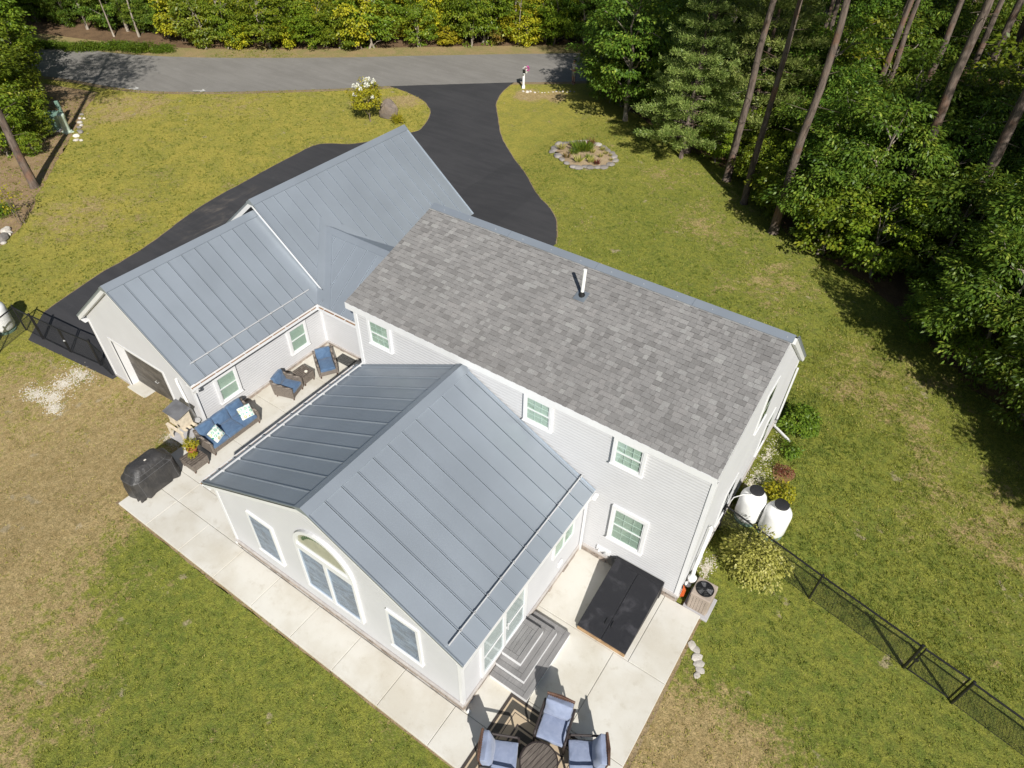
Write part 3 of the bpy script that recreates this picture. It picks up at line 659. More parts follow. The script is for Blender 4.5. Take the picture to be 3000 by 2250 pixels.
# link roof between garage and main block
CY0, CYR, CZ0, CZR = 2.163, 4.51, 2.281, 3.85; CPI = (CZR-CZ0)/(CYR-CY0); Cln = math.hypot(CYR-CY0, CZR-CZ0)
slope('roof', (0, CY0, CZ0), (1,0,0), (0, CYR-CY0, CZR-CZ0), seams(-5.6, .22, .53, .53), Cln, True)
MB().prism([(CYR,CZR), (6.86,CZ0), (6.86,CZ0-.05), (CYR,CZR-.05)], X_, -5.6, .22).build('roof_slope', MAT['metal'], house)
cap('ridge_cap', (-5.62, CYR, CZR), (.22, CYR, CZR), (0,-1,-CPI), (0,1,-CPI), .24, .05)
# valley flashing
def onG2(x, y): return Vector((x, y, G2Z-G2P*(x-G2X)))
def onC(x, y): return Vector((x, y, CZ0+CPI*(y-CY0)))
def vx(y): return G2X+(G2Z-(CZ0+CPI*(y-CY0)))/G2P
nG = Vector((G2P,0,1)).normalized()*.040; nC = Vector((0,-CPI,1)).normalized()*.040
y0, y1 = 2.64, CYR
MB().add([onG2(vx(y0),y0)+nG, onG2(vx(y1),y1)+nG, onG2(vx(y1)-.34,y1+.05)+nG, onG2(vx(y0)-.34,y0)+nG, onG2(vx(y0)-.34,y0), onG2(vx(y1)-.34,y1+.05)], [(0,1,2,3), (3,2,5,4)]).build('valley_flashing', MAT['metal'], house)
MB().add([onC(vx(CY0),CY0)+nC, onC(vx(CY0)+.34,CY0)+nC, onC(vx(y1-.1)+.34,y1-.1)+nC, onC(vx(y1-.02),y1-.02)+nC, onC(vx(CY0)+.34,CY0), onC(vx(y1-.1)+.34,y1-.1)], [(0,1,2,3), (1,4,5,2)]).build('valley_flashing', MAT['metal'], house)
yb = CYR+.9; MB().add([onG2(vx(CYR),CYR+.02)+nG, onG2(vx(CYR)-.30,CYR-.05)+nG, onG2(vx(CYR)-.30,CYR+.22)+nG, onG2(-4.05,6.35)+nG*.9, onG2(-3.95,6.05)+nG*.9], [(0,1,2,3,4)]).build('valley_flashing', MAT['metal'], house)
# rake fascias of garage and sunroom gables
def gable_rake(yf, xm, zr, pit, xl, xr, h, yb_, name='rake_board', mat='trim', lift=-.035):
    for xe in (xl, xr):
        ze = zr-pit*abs(xe-xm); a = Vector((xm, yf, zr+lift)); b = Vector((xe, yf, ze+lift)); D = Vector((0, yb_-yf, 0)); H = Vector((0,0,-h))
        MB().add([a, b, b+H, a+H, a+D, b+D, b+H+D, a+H+D], [(0,1,2,3), (4,5,6,7), (0,1,5,4), (1,2,6,5), (2,3,7,6), (3,0,4,7)]).build(name, MAT[mat], house)
gable_rake(SYN+.012, SXM, SZR, SP, SX0+.01, SX1-.01, .15, SGY-.004)
gable_rake(GYN+.012, GM, GZR, GP, GX0+.01, GX1-.01, .17, GGY-.004)
gable_rake(G2Y0+.012, G2X, G2Z, G2P, GX0-.25, -4.12, .20, G2Y0+.12)
gable_rake(SYN-.004, SXM, SZR, SP, SX0, SX1, .04, SYN+.03, 'rake_trim', 'metal_cap', .035)
gable_rake(GYN-.004, GM, GZR, GP, GX0, GX1, .04, GYN+.03, 'rake_trim', 'metal_cap', .035)
gable_rake(G2Y0-.004, G2X, G2Z, G2P, GX0-.3, -4.1, .04, G2Y0+.03, 'rake_trim', 'metal_cap', .035)
# --- sunroom walls
def exs(z):
    k = (SZR-.09-z)/SP; return (max(SWL, SXM-k), min(SWR, SXM+k))
Y_ = lambda u, v, d: (u, d, v)
sw = MB().prism([(SWL,-.1), (SWR,-.1), (SWR,SZE-.02), (SXM,SZR-.10), (SWL,SZE-.02)], Y_, SGY, OVY+.1).build('wall', MAT['siding'], house)
planks(sw, (0,SGY,0), (1,0,0), (0,-1,0), exs, .36, SZR-.12)
planks(sw, (SWR,0,0), (0,1,0), (1,0,0), lambda z: (SGY, OVY+.05), .36, 2.80)
planks(sw, (SWL,0,0), (0,-1,0), (-1,0,0), lambda z: (-OVY-.05, -SGY), .36, 2.80)
for x0, x1, y0_, y1_ in ((SWL-.022,SWL+.08,SGY-.022,SGY+.08), (SWR-.08,SWR+.022,SGY-.022,SGY+.08)):
    MB().box(x0, x1, y0_, y1_, .32, 2.78).build('corner_board', MAT['trim'], house)
MB().box(SX1-.022, SX1-.002, SYN+.02, OVY, SZE-.19, SZE-.035).build('fascia', MAT['trim'], house)
MB().box(SX0+.002, SX0+.022, SYN+.02, OVY, SZE-.19, SZE-.035).build('fascia', MAT['trim'], house)
MB().box(SWR, SX1-.022, SYN+.03, OVY, SZE-.20, SZE-.18).build('soffit', MAT['trim'], house)
MB().box(SX0+.022, SWL, SYN+.03, OVY, SZE-.20, SZE-.18).build('soffit', MAT['trim'], house)
# --- garage walls
DX0, DX1, DZ = -9.12, -6.14, 1.72
def exg(z):
    k = (GZR-.09-z)/GP; return (max(GWL, GM-k), min(GWR, GM+k))
gw = MB().prism([(GWL,-.6), (GWR,-.6), (GWR,GZE+.05), (GM,GZR-.10), (GWL,GZE+.05)], Y_, GGY+.33, 10.9).build('wall', MAT['siding'], house)
fr = MB(); fr.prism([(GWL,-.6), (DX0,-.6), (DX0,DZ), (GWL,DZ)], Y_, GGY, GGY+.328); fr.prism([(DX1,-.6), (GWR,-.6), (GWR,DZ), (DX1,DZ)], Y_, GGY, GGY+.328)
kt = (GZR-.1-(GZE+.05))/GP
fr.prism([(GWL,DZ), (GWR,DZ), (GWR,GZE+.05), (GM,GZR-.10), (GWL,GZE+.05)], Y_, GGY, GGY+.328)
gf = fr.build('gable_wall', MAT['siding'], house)
planks(gf, (0,GGY,0), (1,0,0), (0,-1,0), exg, -.42, GZR-.14, (DX0-.09, DX1+.09, DZ+.09))
planks(gw, (GWR,0,0), (0,1,0), (1,0,0), lambda z: (GGY, 2.52), .20, 2.22)
MB().box(GWR-.08, GWR+.022, GGY-.022, GGY+.08, -.05, 2.2).build('corner_board', MAT['trim'], house)
MB().box(GWL-.022, GWL+.08, GGY-.022, GGY+.08, -.45, 2.2).build('corner_board', MAT['trim'], house)
MB().box(GX1-.022, GX1-.002, GYN+.02, CY0+.1, GZE-.17, GZE-.035).build('fascia', MAT['trim'], house)
MB().box(GWR, GX1-.022, GYN+.03, 2.5, GZE-.18, GZE-.16).build('soffit', MAT['trim'], house)
MB().box(GX0+.002, GX0+.022, GYN+.02, 11, GZE-.17, GZE-.035).build('fascia', MAT['trim'], house)
MB().box(GX0+.022, GWL, GYN+.03, 11, GZE-.18, GZE-.16).build('soffit', MAT['trim'], house)
# garage door in its reveal
dw = MB(); dw.box(DX0-.09, DX0, GGY-.025, GGY+.03, -.45, DZ+.09); dw.box(DX1, DX1+.09, GGY-.025, GGY+.03, -.45, DZ+.09); dw.box(DX0, DX1, GGY-.025, GGY+.03, DZ, DZ+.09)
dw.box(DX0, DX0+.02, GGY+.03, GGY+.32, -.45, DZ); dw.box(DX1-.02, DX1, GGY+.03, GGY+.32, -.45, DZ); dw.box(DX0+.02, DX1-.02, GGY+.03, GGY+.32, DZ-.02, DZ)
gd = dw.build('garage_door', MAT['trim'], house)
for i in range(4):
    z0 = -.44+i*.53; MB().box(DX0+.03, DX1-.03, GGY+.275, GGY+.31, z0, z0+.52).build('door_panel', MAT['door_brown'], gd, bevel=.012)
MB().tube([(-7.6,GGY+.28,.35), (-7.6,GGY+.22,.35), (-7.45,GGY+.22,.35), (-7.45,GGY+.28,.35)], .012, 6).build('handle', MAT['alu'], gd)
sill = MB().box(DX0-.06, DX1+.06, GGY-.17, GGY+.3, -.60, -.45); sill.build('door_sill', MAT['concrete'], house, bevel=.01)
# --- link wall
cw = MB().box(GWR-.02, MX0+.05, CY0+.38, 6.5, -.1, 2.3).build('wall', MAT['siding'], house)
planks(cw, (0,CY0+.38,0), (1,0,0), (0,-1,0), lambda z: (GWR, MX0+.02), .20, 2.22)
MB().box(GWR-.01, GWR+.05, CY0+.31, CY0+.385, .18, 2.25).build('corner_board', MAT['trim'], house)
MB().box(GX1, .2, CY0+.002, CY0+.022, CZ0-.17, CZ0-.035).build('fascia', MAT['trim'], house)
MB().box(GX1-.3, .2, CY0+.022, CY0+.40, CZ0-.18, CZ0-.16).build('soffit', MAT['trim'], house)
# --- gutters with dry leaves in them
def gutter(a, b, out):
    a, b, out = Vector(a), Vector(b), Vector(out); d = b-a; Z = Vector((0,0,1)); m = MB()
    m.obox(a, d, out*.11, Z*.006); m.obox(a, d, out*.006, Z*.10); m.obox(a+out*.104, d, out*.012, Z*.10)
    g_ = m.build('gutter', MAT['trim'], house); n = int(d.length/.6)
    MB().obox(a+out*.008+Z*.055, d, out*.094, Z*.006).build('leaf_debris', MAT['mulch'], g_)
    for i in range(n+1):
        p = a+d*((i+.5)/(n+1)); MB().obox(p+out*.004+Z*.086, d.normalized()*.03, out*.104, Z*.008).build('hanger', MAT['trim'], g_)
gutter((GX1+.004, GYN, GZE-.145), (GX1+.004, CY0-.11, GZE-.145), (1,0,0)); gutter((GX1+.13, CY0-.004, CZ0-.145), (.2, CY0-.004, CZ0-.145), (0,-1,0))
gutter((SX0-.004, SYN, SZE-.16), (SX0-.004, OVY, SZE-.16), (-1,0,0))
MB().box(SX1+.002, SX1+.12, OVY-.24, OVY-.02, SZE-.17, SZE-.05).build('gutter_end', MAT['trim'], house, bevel=.02)
gutter((0, YF+.004, ZF-.2), (L+.1, YF+.004, ZF-.2), (0,1,0))
def downspout(pts, mat='trim', wd=.075):
    m = MB()
    for a, b in zip(pts, pts[1:]): m.bar(a, b, wd, wd*.75)
    return m.build('downspout', MAT[mat], house)
downspout([(GX1+.06,GYN+.12,GZE-.15), (GX1+.05,GYN+.12,GZE-.3), (GWR+.06,GYN+.16,GZE-.55), (GWR+.06,GYN+.16,.12), (GWR+.22,GYN+.10,.05)])
downspout([(-.02,CY0-.06,CZ0-.15), (.05,CY0+.1,CZ0-.4), (.12,CY0+.32,CZ0-.6), (.12,CY0+.32,.1)])
downspout([(SWL-.05,SGY+.12,SZE-.2), (SWL-.05,SGY+.1,.12), (SWL-.10,SGY-.02,.05)])
downspout([(L+.06,8.36,2.7), (L+.06,8.36,.0), (L+.75,8.0,-.07)])
downspout([(SX1+.05,OVY-.10,SZE-.2), (SWR+.06,OVY-.10,SZE-.45), (SWR+.06,OVY-.10,.1)])
# --- snow guards
def guard(y0, y1, x, z, nrm, ys_, out):
    nrm = Vector(nrm).normalized(); b0 = Vector((x, y0, z))+nrm*.085; b1 = Vector((x, y1, z))+nrm*.085
    gu = MB().bar(b0, b1, .03, .05, nrm).build('snow_guard', MAT['alu'], house)
    for y in ys_:
        p = Vector((x, y, z)); MB().bar(p+nrm*.03, p+nrm*.11, .05, .045, (0,1,0)).build('clamp', MAT['alu'], gu)
guard(-5.63, .05, 8.085, SZE+SP*(SX1-8.085), (SP,0,1), ys[1:-1], 1)
guard(-5.63, .07, .27, SZE+SP*(.27-SX0), (-SP,0,1), ys[1:-1], 1)
guard(-2.81, 2.24, -4.615, GZE+GP*(GX1+4.615), (GP,0,1), g1s[1:-2], 1)
def guardx(x0, x1, y, z, nrm, xs_):
    nrm = Vector(nrm).normalized(); gu = MB().bar(Vector((x0,y,z))+nrm*.085, Vector((x1,y,z))+nrm*.085, .03, .05, nrm).build('snow_guard', MAT['alu'], house)
    for x in xs_: p = Vector((x,y,z)); MB().bar(p+nrm*.03, p+nrm*.11, .05, .045, (1,0,0)).build('clamp', MAT['alu'], gu)
guardx(-3.0, .15, 2.62, onC(0,2.62).z, (0,-CPI,1), (-2.42,-1.89,-1.36,-.3))
# --- foundation: cap ledge and rough stones
def foundation(a, b, out, zt=.34, zc=.11):
    a, b, out = Vector(a), Vector(b), Vector(out); d = (b-a).normalized(); ln = (b-a).length; Z = Vector((0,0,1))
    f = MB().obox(a+Z*(zt-zc), d*ln, out*.055, Z*zc).build('foundation', MAT['veneer_cap'], house, bevel=.01)
    for row in range(2):
        x = 0; h = (zt-zc-.01)/2
        while x < ln-.02:
            w_ = min(rnd.uniform(.16,.42), ln-x); t = rnd.uniform(.015,.05); j = .006
            if x+w_ > ln-.08: w_ = ln-x
            MB().obox(a+d*(x+j)+Z*(.004+row*h), d*(w_-2*j), out*t, Z*(h-.008)).build('stone', MAT['veneer'], f, bevel=.008); x += w_
foundation((SWL-.03,SGY,0), (SWR+.03,SGY,0), (0,-1,0)); foundation((SWR,SGY,0), (SWR,OVY,0), (1,0,0))
foundation((SWR+.06,MY,0), (MX1,MY,0), (0,-1,0)); foundation((SWL,OVY,0), (SWL,SGY,0), (-1,0,0))
foundation((GWR,GGY,0), (GWR,CY0+.35,0), (1,0,0), .19, .06); foundation((GWR+.06,CY0+.38,0), (MX0,CY0+.38,0), (0,-1,0), .19, .06)
foundation((MX1,MY,-.1), (MX1,8.45,-.1), (1,0,0), .40, .10)
MB().box(GWL, DX0-.1, GGY-.03, GGY, -.6, -.40).build('foundation', MAT['veneer_cap'], house); MB().box(DX1+.3, GWR, GGY-.03, GGY, -.6, -.20).build('foundation', MAT['veneer_cap'], house)

# --- windows
def frame_map(o, U, N_):
    o, U, N_ = Vector(o), Vector(U), Vector(N_); return lambda u, z, d: o+U*u+Vector((0,0,z))+N_*d
def window(o, U, N_, wd, ht, tr=.09, cols=0, rows_=0, glass='glass_green', blind=True, fill='blind', label=None, single=False, shallow=False):
    """double-hung window standing proud of the siding: trim, two sashes, panes, muntins and a blind behind the glass"""
    F_ = frame_map(o, U, N_); m = MB()
    def bx(mm, u0, u1, z0, z1, d0, d1): return mm.obox(F_(u0,z0,d0), F_(u1,z0,d0)-F_(u0,z0,d0), F_(u0,z1,d0)-F_(u0,z0,d0), F_(u0,z0,d1)-F_(u0,z0,d0))
    D = .036 if shallow else (.066 if single else .085)
    bx(m, 0, tr, 0, ht, 0, D); bx(m, wd-tr, wd, 0, ht, 0, D); bx(m, tr, wd-tr, ht-tr, ht, 0, D); bx(m, tr, wd-tr, 0, tr*.8, 0, D); bx(m, -.02, wd+.02, -.03, .0, 0, D+.025)
    wn_ = m.build('window', MAT['trim'], house)
    if label: wn_['label'] = label
    iw0, iw1, z0, z1 = tr, wd-tr, tr*.8, ht-tr; mid = (z0+z1)/2
    s_ = MB(); hd = .004 if shallow else .012
    for a, b, dd in (((mid-.02, z1, .034), (z0, mid+.02, .0335)) if shallow else ((z0, z1, .055),) if single else ((mid-.02, z1, .062), (z0, mid+.02, .050))):
        bx(s_, iw0, iw0+.035, a, b, dd-hd, dd+hd); bx(s_, iw1-.035, iw1, a, b, dd-hd, dd+hd); bx(s_, iw0+.035, iw1-.035, b-.035, b, dd-hd, dd+hd); bx(s_, iw0+.035, iw1-.035, a, a+.035, dd-hd, dd+hd)
    s_.build('sash', MAT['trim'], wn_)
    for a, b, dd in (((mid+.015, z1-.035, .034), (z0+.035, mid-.015, .0335)) if shallow else ((z0+.035, z1-.035, .055),) if single else ((mid+.015, z1-.035, .062), (z0+.035, mid-.015, .050))):
        bx(MB(), iw0+.035, iw1-.035, a, b, dd-.003, dd+.003).build('pane', MAT[glass], wn_)
        for i in range(1, cols):
            u = iw0+.035+(iw1-iw0-.07)*i/cols; bx(MB(), u-.008, u+.008, a, b, dd-.013, dd-.005).build('muntin', MAT['trim'], wn_)
        for i in range(1, rows_):
            z = a+(b-a)*i/rows_; bx(MB(), iw0+.035, iw1-.035, z-.008, z+.008, dd-.0125, dd-.0055).build('muntin', MAT['trim'], wn_)
    if blind:
        bl = MB(); z = z0+.02
        while z < z1-.02:
            bl.add([F_(iw0,z,.027), F_(iw1,z,.027), F_(iw1,z+.044,.034), F_(iw0,z+.044,.034)], [(0,1,2,3)]); z += .042
        bl.build('blind', MAT[fill], wn_)
    else:
        bx(MB(), iw0, iw1, z0, z1, .026, .029).build('glass_backing', MAT[fill], wn_)  # flat sheet behind the glass; near-black fill stands in for an unlit room
    return wn_
E = (1,0,0); S_ = (0,-1,0); R_ = (1,0,0); NN = (0,1,0)
window((.77,MY,4.24), E, S_, .87, .95, .075, 3, 2, label='upper window by the garage link with a white brace in it')
window((6.23,MY,4.24), E, S_, .87, .95, .075, 3, 2, label='upper window above the sunroom ridge')
window((8.84,MY,4.24), E, S_, .87, .95, .075, 3, 2, label='upper window above the cellar hatch')
window((9.12,MY,1.27), E, S_, 1.05, 1.42, .09, 3, 2, label='tall lower window beside the sunroom')
window((1.43,SGY,1.03), E, S_, .97, 1.68, .045, 0, 0, 'glass_blue', False, 'glass_backing', single=True, label='left window of the sunroom gable')
window((6.23,SGY,1.03), E, S_, .97, 1.68, .045, 0, 0, 'glass_blue', False, 'glass_backing', single=True, label='right window of the sunroom gable')
window((GWR,-2.37,.62), NN, R_, .88, 1.13, .085, 0, 0, 'glass_green', True, 'blind', 'garage side window nearer the sofa')
window((GWR,.80,.62), NN, R_, .88, 1.13, .085, 0, 0, 'glass_green', True, 'blind', 'garage side window nearer the corner')
window((MX1,3.55,3.75), NN, R_, .95, 1.45, .09, 0, 0, 'glass', False, 'near_black', 'upper window of the right gable end', shallow=True)
window((MX1,6.02,.55), NN, R_, .85, 1.55, .09, 0, 0, 'glass', False, 'near_black', 'front lower window of the right gable end', shallow=True)
window((MX1,2.5,.75), NN, R_, .95, 1.5, .09, 0, 0, 'glass', False, 'near_black', 'rear lower window of the right gable end', shallow=True)
# white brace leaning inside the first window
# arched picture window
aw = MB(); F_ = frame_map((3.33,SGY,1.0), E, S_); W_, HR = 1.97, 1.93; cx_ = W_/2; r_ = W_/2
def fb(mm, u0, u1, z0, z1, d0, d1): return mm.obox(F_(u0,z0,d0), F_(u1,z0,d0)-F_(u0,z0,d0), F_(u0,z1,d0)-F_(u0,z0,d0), F_(u0,z0,d1)-F_(u0,z0,d0))
fb(aw, 0, .07, 0, HR, 0, .09); fb(aw, W_-.07, W_, 0, HR, 0, .09); fb(aw, .07, W_-.07, 0, .06, 0, .09); fb(aw, cx_-.045, cx_+.045, .06, HR-.12, 0, .09); fb(aw, .07, W_-.07, HR-.12, HR+.08, 0, .092)
n = 22
for i in range(n):
    a0, a1 = math.pi*i/n, math.pi*(i+1)/n
    P_ = lambda a, r, d: F_(cx_-math.cos(a)*r, HR+math.sin(a)*r, d)
    aw.add([P_(a0,r_-.10,0), P_(a0,r_,0), P_(a1,r_,0), P_(a1,r_-.10,0), P_(a0,r_-.10,.09), P_(a0,r_,.09), P_(a1,r_,.09), P_(a1,r_-.10,.09)], [(4,5,6,7), (0,4,7,3), (1,2,6,5)])
arch = aw.build('arched_window', MAT['trim'], house, label=None) if False else aw.build('arched_window', MAT['trim'], house)
arch['label'] = 'wide arched picture window of the sunroom gable'
for u0, u1 in ((.07, cx_-.045), (cx_+.045, W_-.07)):
    fb(MB(), u0, u1, .06, HR-.12, .05, .056).build('pane', MAT['glass_blue'], arch); fb(MB(), u0, u1, .06, HR-.12, .026, .030).build('glass_backing', MAT['glass_backing'], arch)
def fan(r, d, mat, nm, z0=0.):
    pts = [F_(cx_-math.cos(math.pi*i/n)*r, HR+.08+z0+max(0, math.sin(math.pi*i/n)*r-.08), d) for i in range(n+1)]
    return MB().add(pts+[F_(cx_, HR+.08+z0, d)], [(i, i+1, n+1) for i in range(n)]).build(nm, mat, arch)
fan(r_-.10, .05, MAT['glass'], 'pane'); fan(r_-.10, .026, MAT['beige'], 'glass_backing')
for k in range(10):   # leaf garland painted along the top of the shade
    a = math.pi*(.17+.045*k); c_ = F_(cx_-math.cos(a)*(r_-.23), HR+math.sin(a)*(r_-.23), .032)
    MB().add([c_+Vector((math.cos(t)*.05*(1+.5*math.cos(3*t)), 0, math.sin(t)*.07)) for t in [2*math.pi*i/9 for i in range(9)]], [tuple(range(9))]).build('leaf_motif', MAT['garland'], arch)
# sliding door and transom lights on the right wall of the sunroom
F_ = frame_map((SWR,-4.86,.50), NN, R_); dm = MB()
for u0, u1, z0, z1 in ((0,.09,0,2.12), (1.82,1.93,0,2.12), (.90,1.0,0,2.12), (.09,.90,2.03,2.12), (1.0,1.82,2.03,2.12), (.09,.9,0,.09), (1.0,1.82,0,.09)): fb(dm, u0, u1, z0, z1, 0, .07)
sd = dm.build('sliding_door', MAT['trim'], house)
for u0, u1 in ((.09,.9), (1.0,1.82)):
    fb(MB(), u0, u1, .09, 2.03, .035, .042).build('pane', MAT['glass'], sd); fb(MB(), u0, u1, .09, 2.03, .027, .029).build('curtain', MAT['blind'], sd); fb(MB(), u0, u1, .85, .91, .045, .06).build('rail', MAT['trim'], sd)
fb(MB(), 1.05, 1.07, .8, 1.1, .07, .1).build('handle', MAT['trim'], sd)
F_ = frame_map((SWR,-1.66,1.55), NN, R_); tw = MB()
for u0, u1, z0, z1 in ((0,.06,0,.7), (1.0,1.06,0,.7), (.50,.56,0,.7), (.06,.5,0,.06), (.56,1,0,.06), (.06,.5,.64,.7), (.56,1,.64,.7)): fb(tw, u0, u1, z0, z1, 0, .06)
tw_ = tw.build('window', MAT['trim'], house); tw_['label'] = 'pair of small side lights on the sunroom wall'
for u0, u1 in ((.06,.5), (.56,1.0)): fb(MB(), u0, u1, .06, .64, .03, .036).build('pane', MAT['glass_green'], tw_); fb(MB(), u0, u1, .06, .64, .026, .029).build('glass_backing', MAT['blind'], tw_)
MB().box(SWR, SWR+.07, -1.30, -1.08, .72, .92).build('wall_vent', MAT['trim'], house, bevel=.02)
# vents beside the cellar hatch
vb = MB().box(8.88, 9.32, MY-.05, MY, .42, .60).build('wall_vent', MAT['trim'], house)
MB().tube([(9.20,MY-.05,.5), (9.20,MY-.13,.5)], .055, 12).build('vent_hood', MAT['alu'], vb); MB().tube([(8.98,MY-.04,.5), (8.98,MY-.11,.46)], .03, 8).build('spigot', MAT['alu'], vb)
# line-set cover on the right gable end, conduit on the garage gable
lp = MB().tube([(L+.05,1.1,2.40), (L+.10,1.09,2.36), (L+.10,.90,1.5), (L+.10,.72,.95), (L+.12,.66,.72)], .055, 10).build('line_set_cover', MAT['pvc'], house, smooth='auto')
MB().lathe([(.07,0), (.12,.03), (.13,.12), (.09,.17), (.06,.2)], (L+.14,.62,.52), 16).build('elbow', MAT['pvc'], lp, smooth='auto')
MB().lathe([(.05,0), (.09,.02), (.09,.06), (.05,.08)], (L+.10,.50,.40), 14).build('elbow', MAT['pvc'], lp, smooth='auto')
MB().box(L+.02, L+.13, 1.10, 1.28, .62, .86).build('electric_box', MAT['alu'], house)
MB().tube([(-5.22,GGY-.05,1.95), (-5.22,GGY-.06,1.80), (-5.02,GGY-.06,.45), (-4.98,GGY-.06,.30), (-4.9,GGY-.18,.24)], .045, 10).build('conduit', MAT['pvc'], house, smooth='auto')
MB().lathe([(.10,0), (.12,.03), (.11,.07)], (-4.72,GGY-.15,.35), 16).build('meter', MAT['alu'], house, smooth='auto')
MB().tube([(8.47,SGY-.02,.03), (8.49,SGY+.07,.06)], .045, 12).build('drain_pipe', MAT['pvc'], house)
# ================================================================== THINGS
def sub(o, lv=2):
    m = o.modifiers.new('subdivision', 'SUBSURF'); m.levels = lv; m.render_levels = lv; return o
def cushion(name, mat, parent, x0, x1, y0, y1, z0, z1, puff=.03, M=None, wr=.012, seed=0):
    """soft box: bulging faces, pinched edges, a few wrinkles"""
    n = 9; bm = bmesh.new(); bmesh.ops.create_cube(bm, size=2); bmesh.ops.subdivide_edges(bm, edges=bm.edges[:], cuts=n-1, use_grid_fill=True)
    for v in bm.verts:
        x, y, z = v.co; e = lambda t: 1-t**4
        k = Vector((x, y, z)); dx, dy, dz = (x1-x0)/2, (y1-y0)/2, (z1-z0)/2
        p = Vector((x*dx, y*dy, z*dz)); th = min(dx, dy, dz)
        if dz == th: p.z += puff*e(x)*e(y)*z; p.x *= 1-.03*abs(z)**6; p.y *= 1-.03*abs(z)**6
        elif dy == th: p.y += puff*e(x)*e(z)*y
        else: p.x += puff*e(y)*e(z)*x
        p += Vector((mnoise.noise((p.x*6+seed, p.y*6, p.z*6)), mnoise.noise((p.x*6, p.y*6+seed, p.z*6+4)), mnoise.noise((p.x*6, p.y*6+7, p.z*6+seed))))*wr
        v.co = p+Vector(((x0+x1)/2, (y0+y1)/2, (z0+z1)/2))
    if M is not None: bmesh.ops.transform(bm, matrix=M, verts=bm.verts)
    me = bpy.data.meshes.new(name); bm.to_mesh(me); bm.free()
    for p in me.polygons: p.use_smooth = True
    o = link(name, me, mat, parent); b = o.modifiers.new('bevel', 'BEVEL'); b.width = .02; b.segments = 2; b.limit_method = 'ANGLE'; b.angle_limit = math.radians(50); return o
def blob_rock(seed, sx, sy, sz, sub_=2, amp=.22):
    bm = bmesh.new(); bmesh.ops.create_icosphere(bm, subdivisions=sub_, radius=1)
    for v in bm.verts:
        p = v.co.copy(); k = 1+amp*mnoise.noise(p*1.3+Vector((seed*7.1, 0, 0)))+amp*.5*mnoise.noise(p*3+Vector((0, seed*3.3, 0)))
        v.co = Vector((p.x*k*sx, p.y*k*sy, max(p.z*k, -.45)*sz))
    me = bpy.data.meshes.new('rock'); bm.to_mesh(me); bm.free(); return me
ROCKS = [blob_rock(i, 1, .8, .6) for i in range(5)]
def rock(loc, s, mat, rz, label, group, cat='rock', name='rock', sz=1.0):
    k = (ROCKS.index(rnd.choice(ROCKS)), mat)
    if k not in KIDS: me = ROCKS[k[0]].copy(); me.materials.append(MAT[mat]); KIDS[k] = me
    o = link(name, KIDS[k]); o.location = loc; o.scale = (s, s, s*sz); o.rotation_euler = (0, 0, rz)
    return tag(o, label, cat, group)

# --- deck steps by the sliding door
st = thing('deck_steps', (8.35,-3.5,0), 0, 'grey composite three tier steps at the sliding door', 'steps')
for z, x1, y0, y1 in ((.18,9.53,-4.56,-2.46), (.36,9.26,-4.285,-2.70), (.54,8.985,-4.03,-2.955)):
    x0 = SWR+.06; X0, Xe, Y0, Y1 = x0-8.35, x1-8.35, y0+3.5, y1+3.5
    MB().box(X0, Xe-.006, Y0+.006, Y1-.006, z-.18, z-.026).build('riser', MAT['trim'], st)
    bw = .135
    MB().box(Xe-bw, Xe, Y0, Y1, z-.026, z).build('tread_board', MAT['deck'], st, bevel=.004)
    MB().box(X0, Xe-bw-.006, Y0, Y0+bw, z-.026, z).build('tread_board', MAT['deck'], st, bevel=.004); MB().box(X0, Xe-bw-.006, Y1-bw, Y1, z-.026, z).build('tread_board', MAT['deck'], st, bevel=.004)
    if z < .5:
        MB().box(Xe-2*bw-.012, Xe-bw-.006, Y0+bw+.006, Y1-bw-.006, z-.026, z-.001).build('tread_board', MAT['deck'], st)
        MB().box(X0, Xe-2*bw-.018, Y0+bw+.006, Y0+2*bw, z-.026, z-.001).build('tread_board', MAT['deck'], st); MB().box(X0, Xe-2*bw-.018, Y1-2*bw, Y1-bw-.006, z-.026, z-.001).build('tread_board', MAT['deck'], st)
    else:
        nb = 4; w_ = (Xe-bw-.006-X0)/nb
        for i in range(nb): MB().box(X0+i*w_, X0+(i+1)*w_-.007, Y0+bw+.007, Y1-bw-.007, z-.026, z-.001).build('tread_board', MAT['deck'], st)
# --- cellar bulkhead
bk = thing('cellar_hatch', (10.25,-1.0,0), 0, 'black sloping steel cellar hatch on a timber sill against the wall', 'cellar hatch')
bx0, bx1, by0, by1 = -.69, .72, -1.14, 1.06
MB().box(bx0, bx1, by0-.02, by0+.10, 0, .10).build('sill_timber', MAT['wood_raw'], bk, bevel=.006)
zlo, zhi = .13, .60; yh = by1-.14
for x in (bx0, bx1-.03):
    MB().add([(x,by0+.02,0), (x,yh,0), (x,yh,zhi), (x,by0+.02,zlo), (x+.03,by0+.02,0), (x+.03,yh,0), (x+.03,yh,zhi), (x+.03,by0+.02,zlo)], [(0,1,2,3), (4,5,6,7), (0,1,5,4), (1,2,6,5), (2,3,7,6), (3,0,4,7)]).build('side_panel', MAT['bulk'], bk)
MB().box(bx0-.02, bx1+.02, yh-.03, by1, 0, zhi+.03).build('header', MAT['bulk'], bk, bevel=.01)
dv = Vector((0, yh-.03-by0, zhi-zlo)); un = dv.cross(Vector((-1,0,0))).normalized(); un = un if un.z > 0 else -un
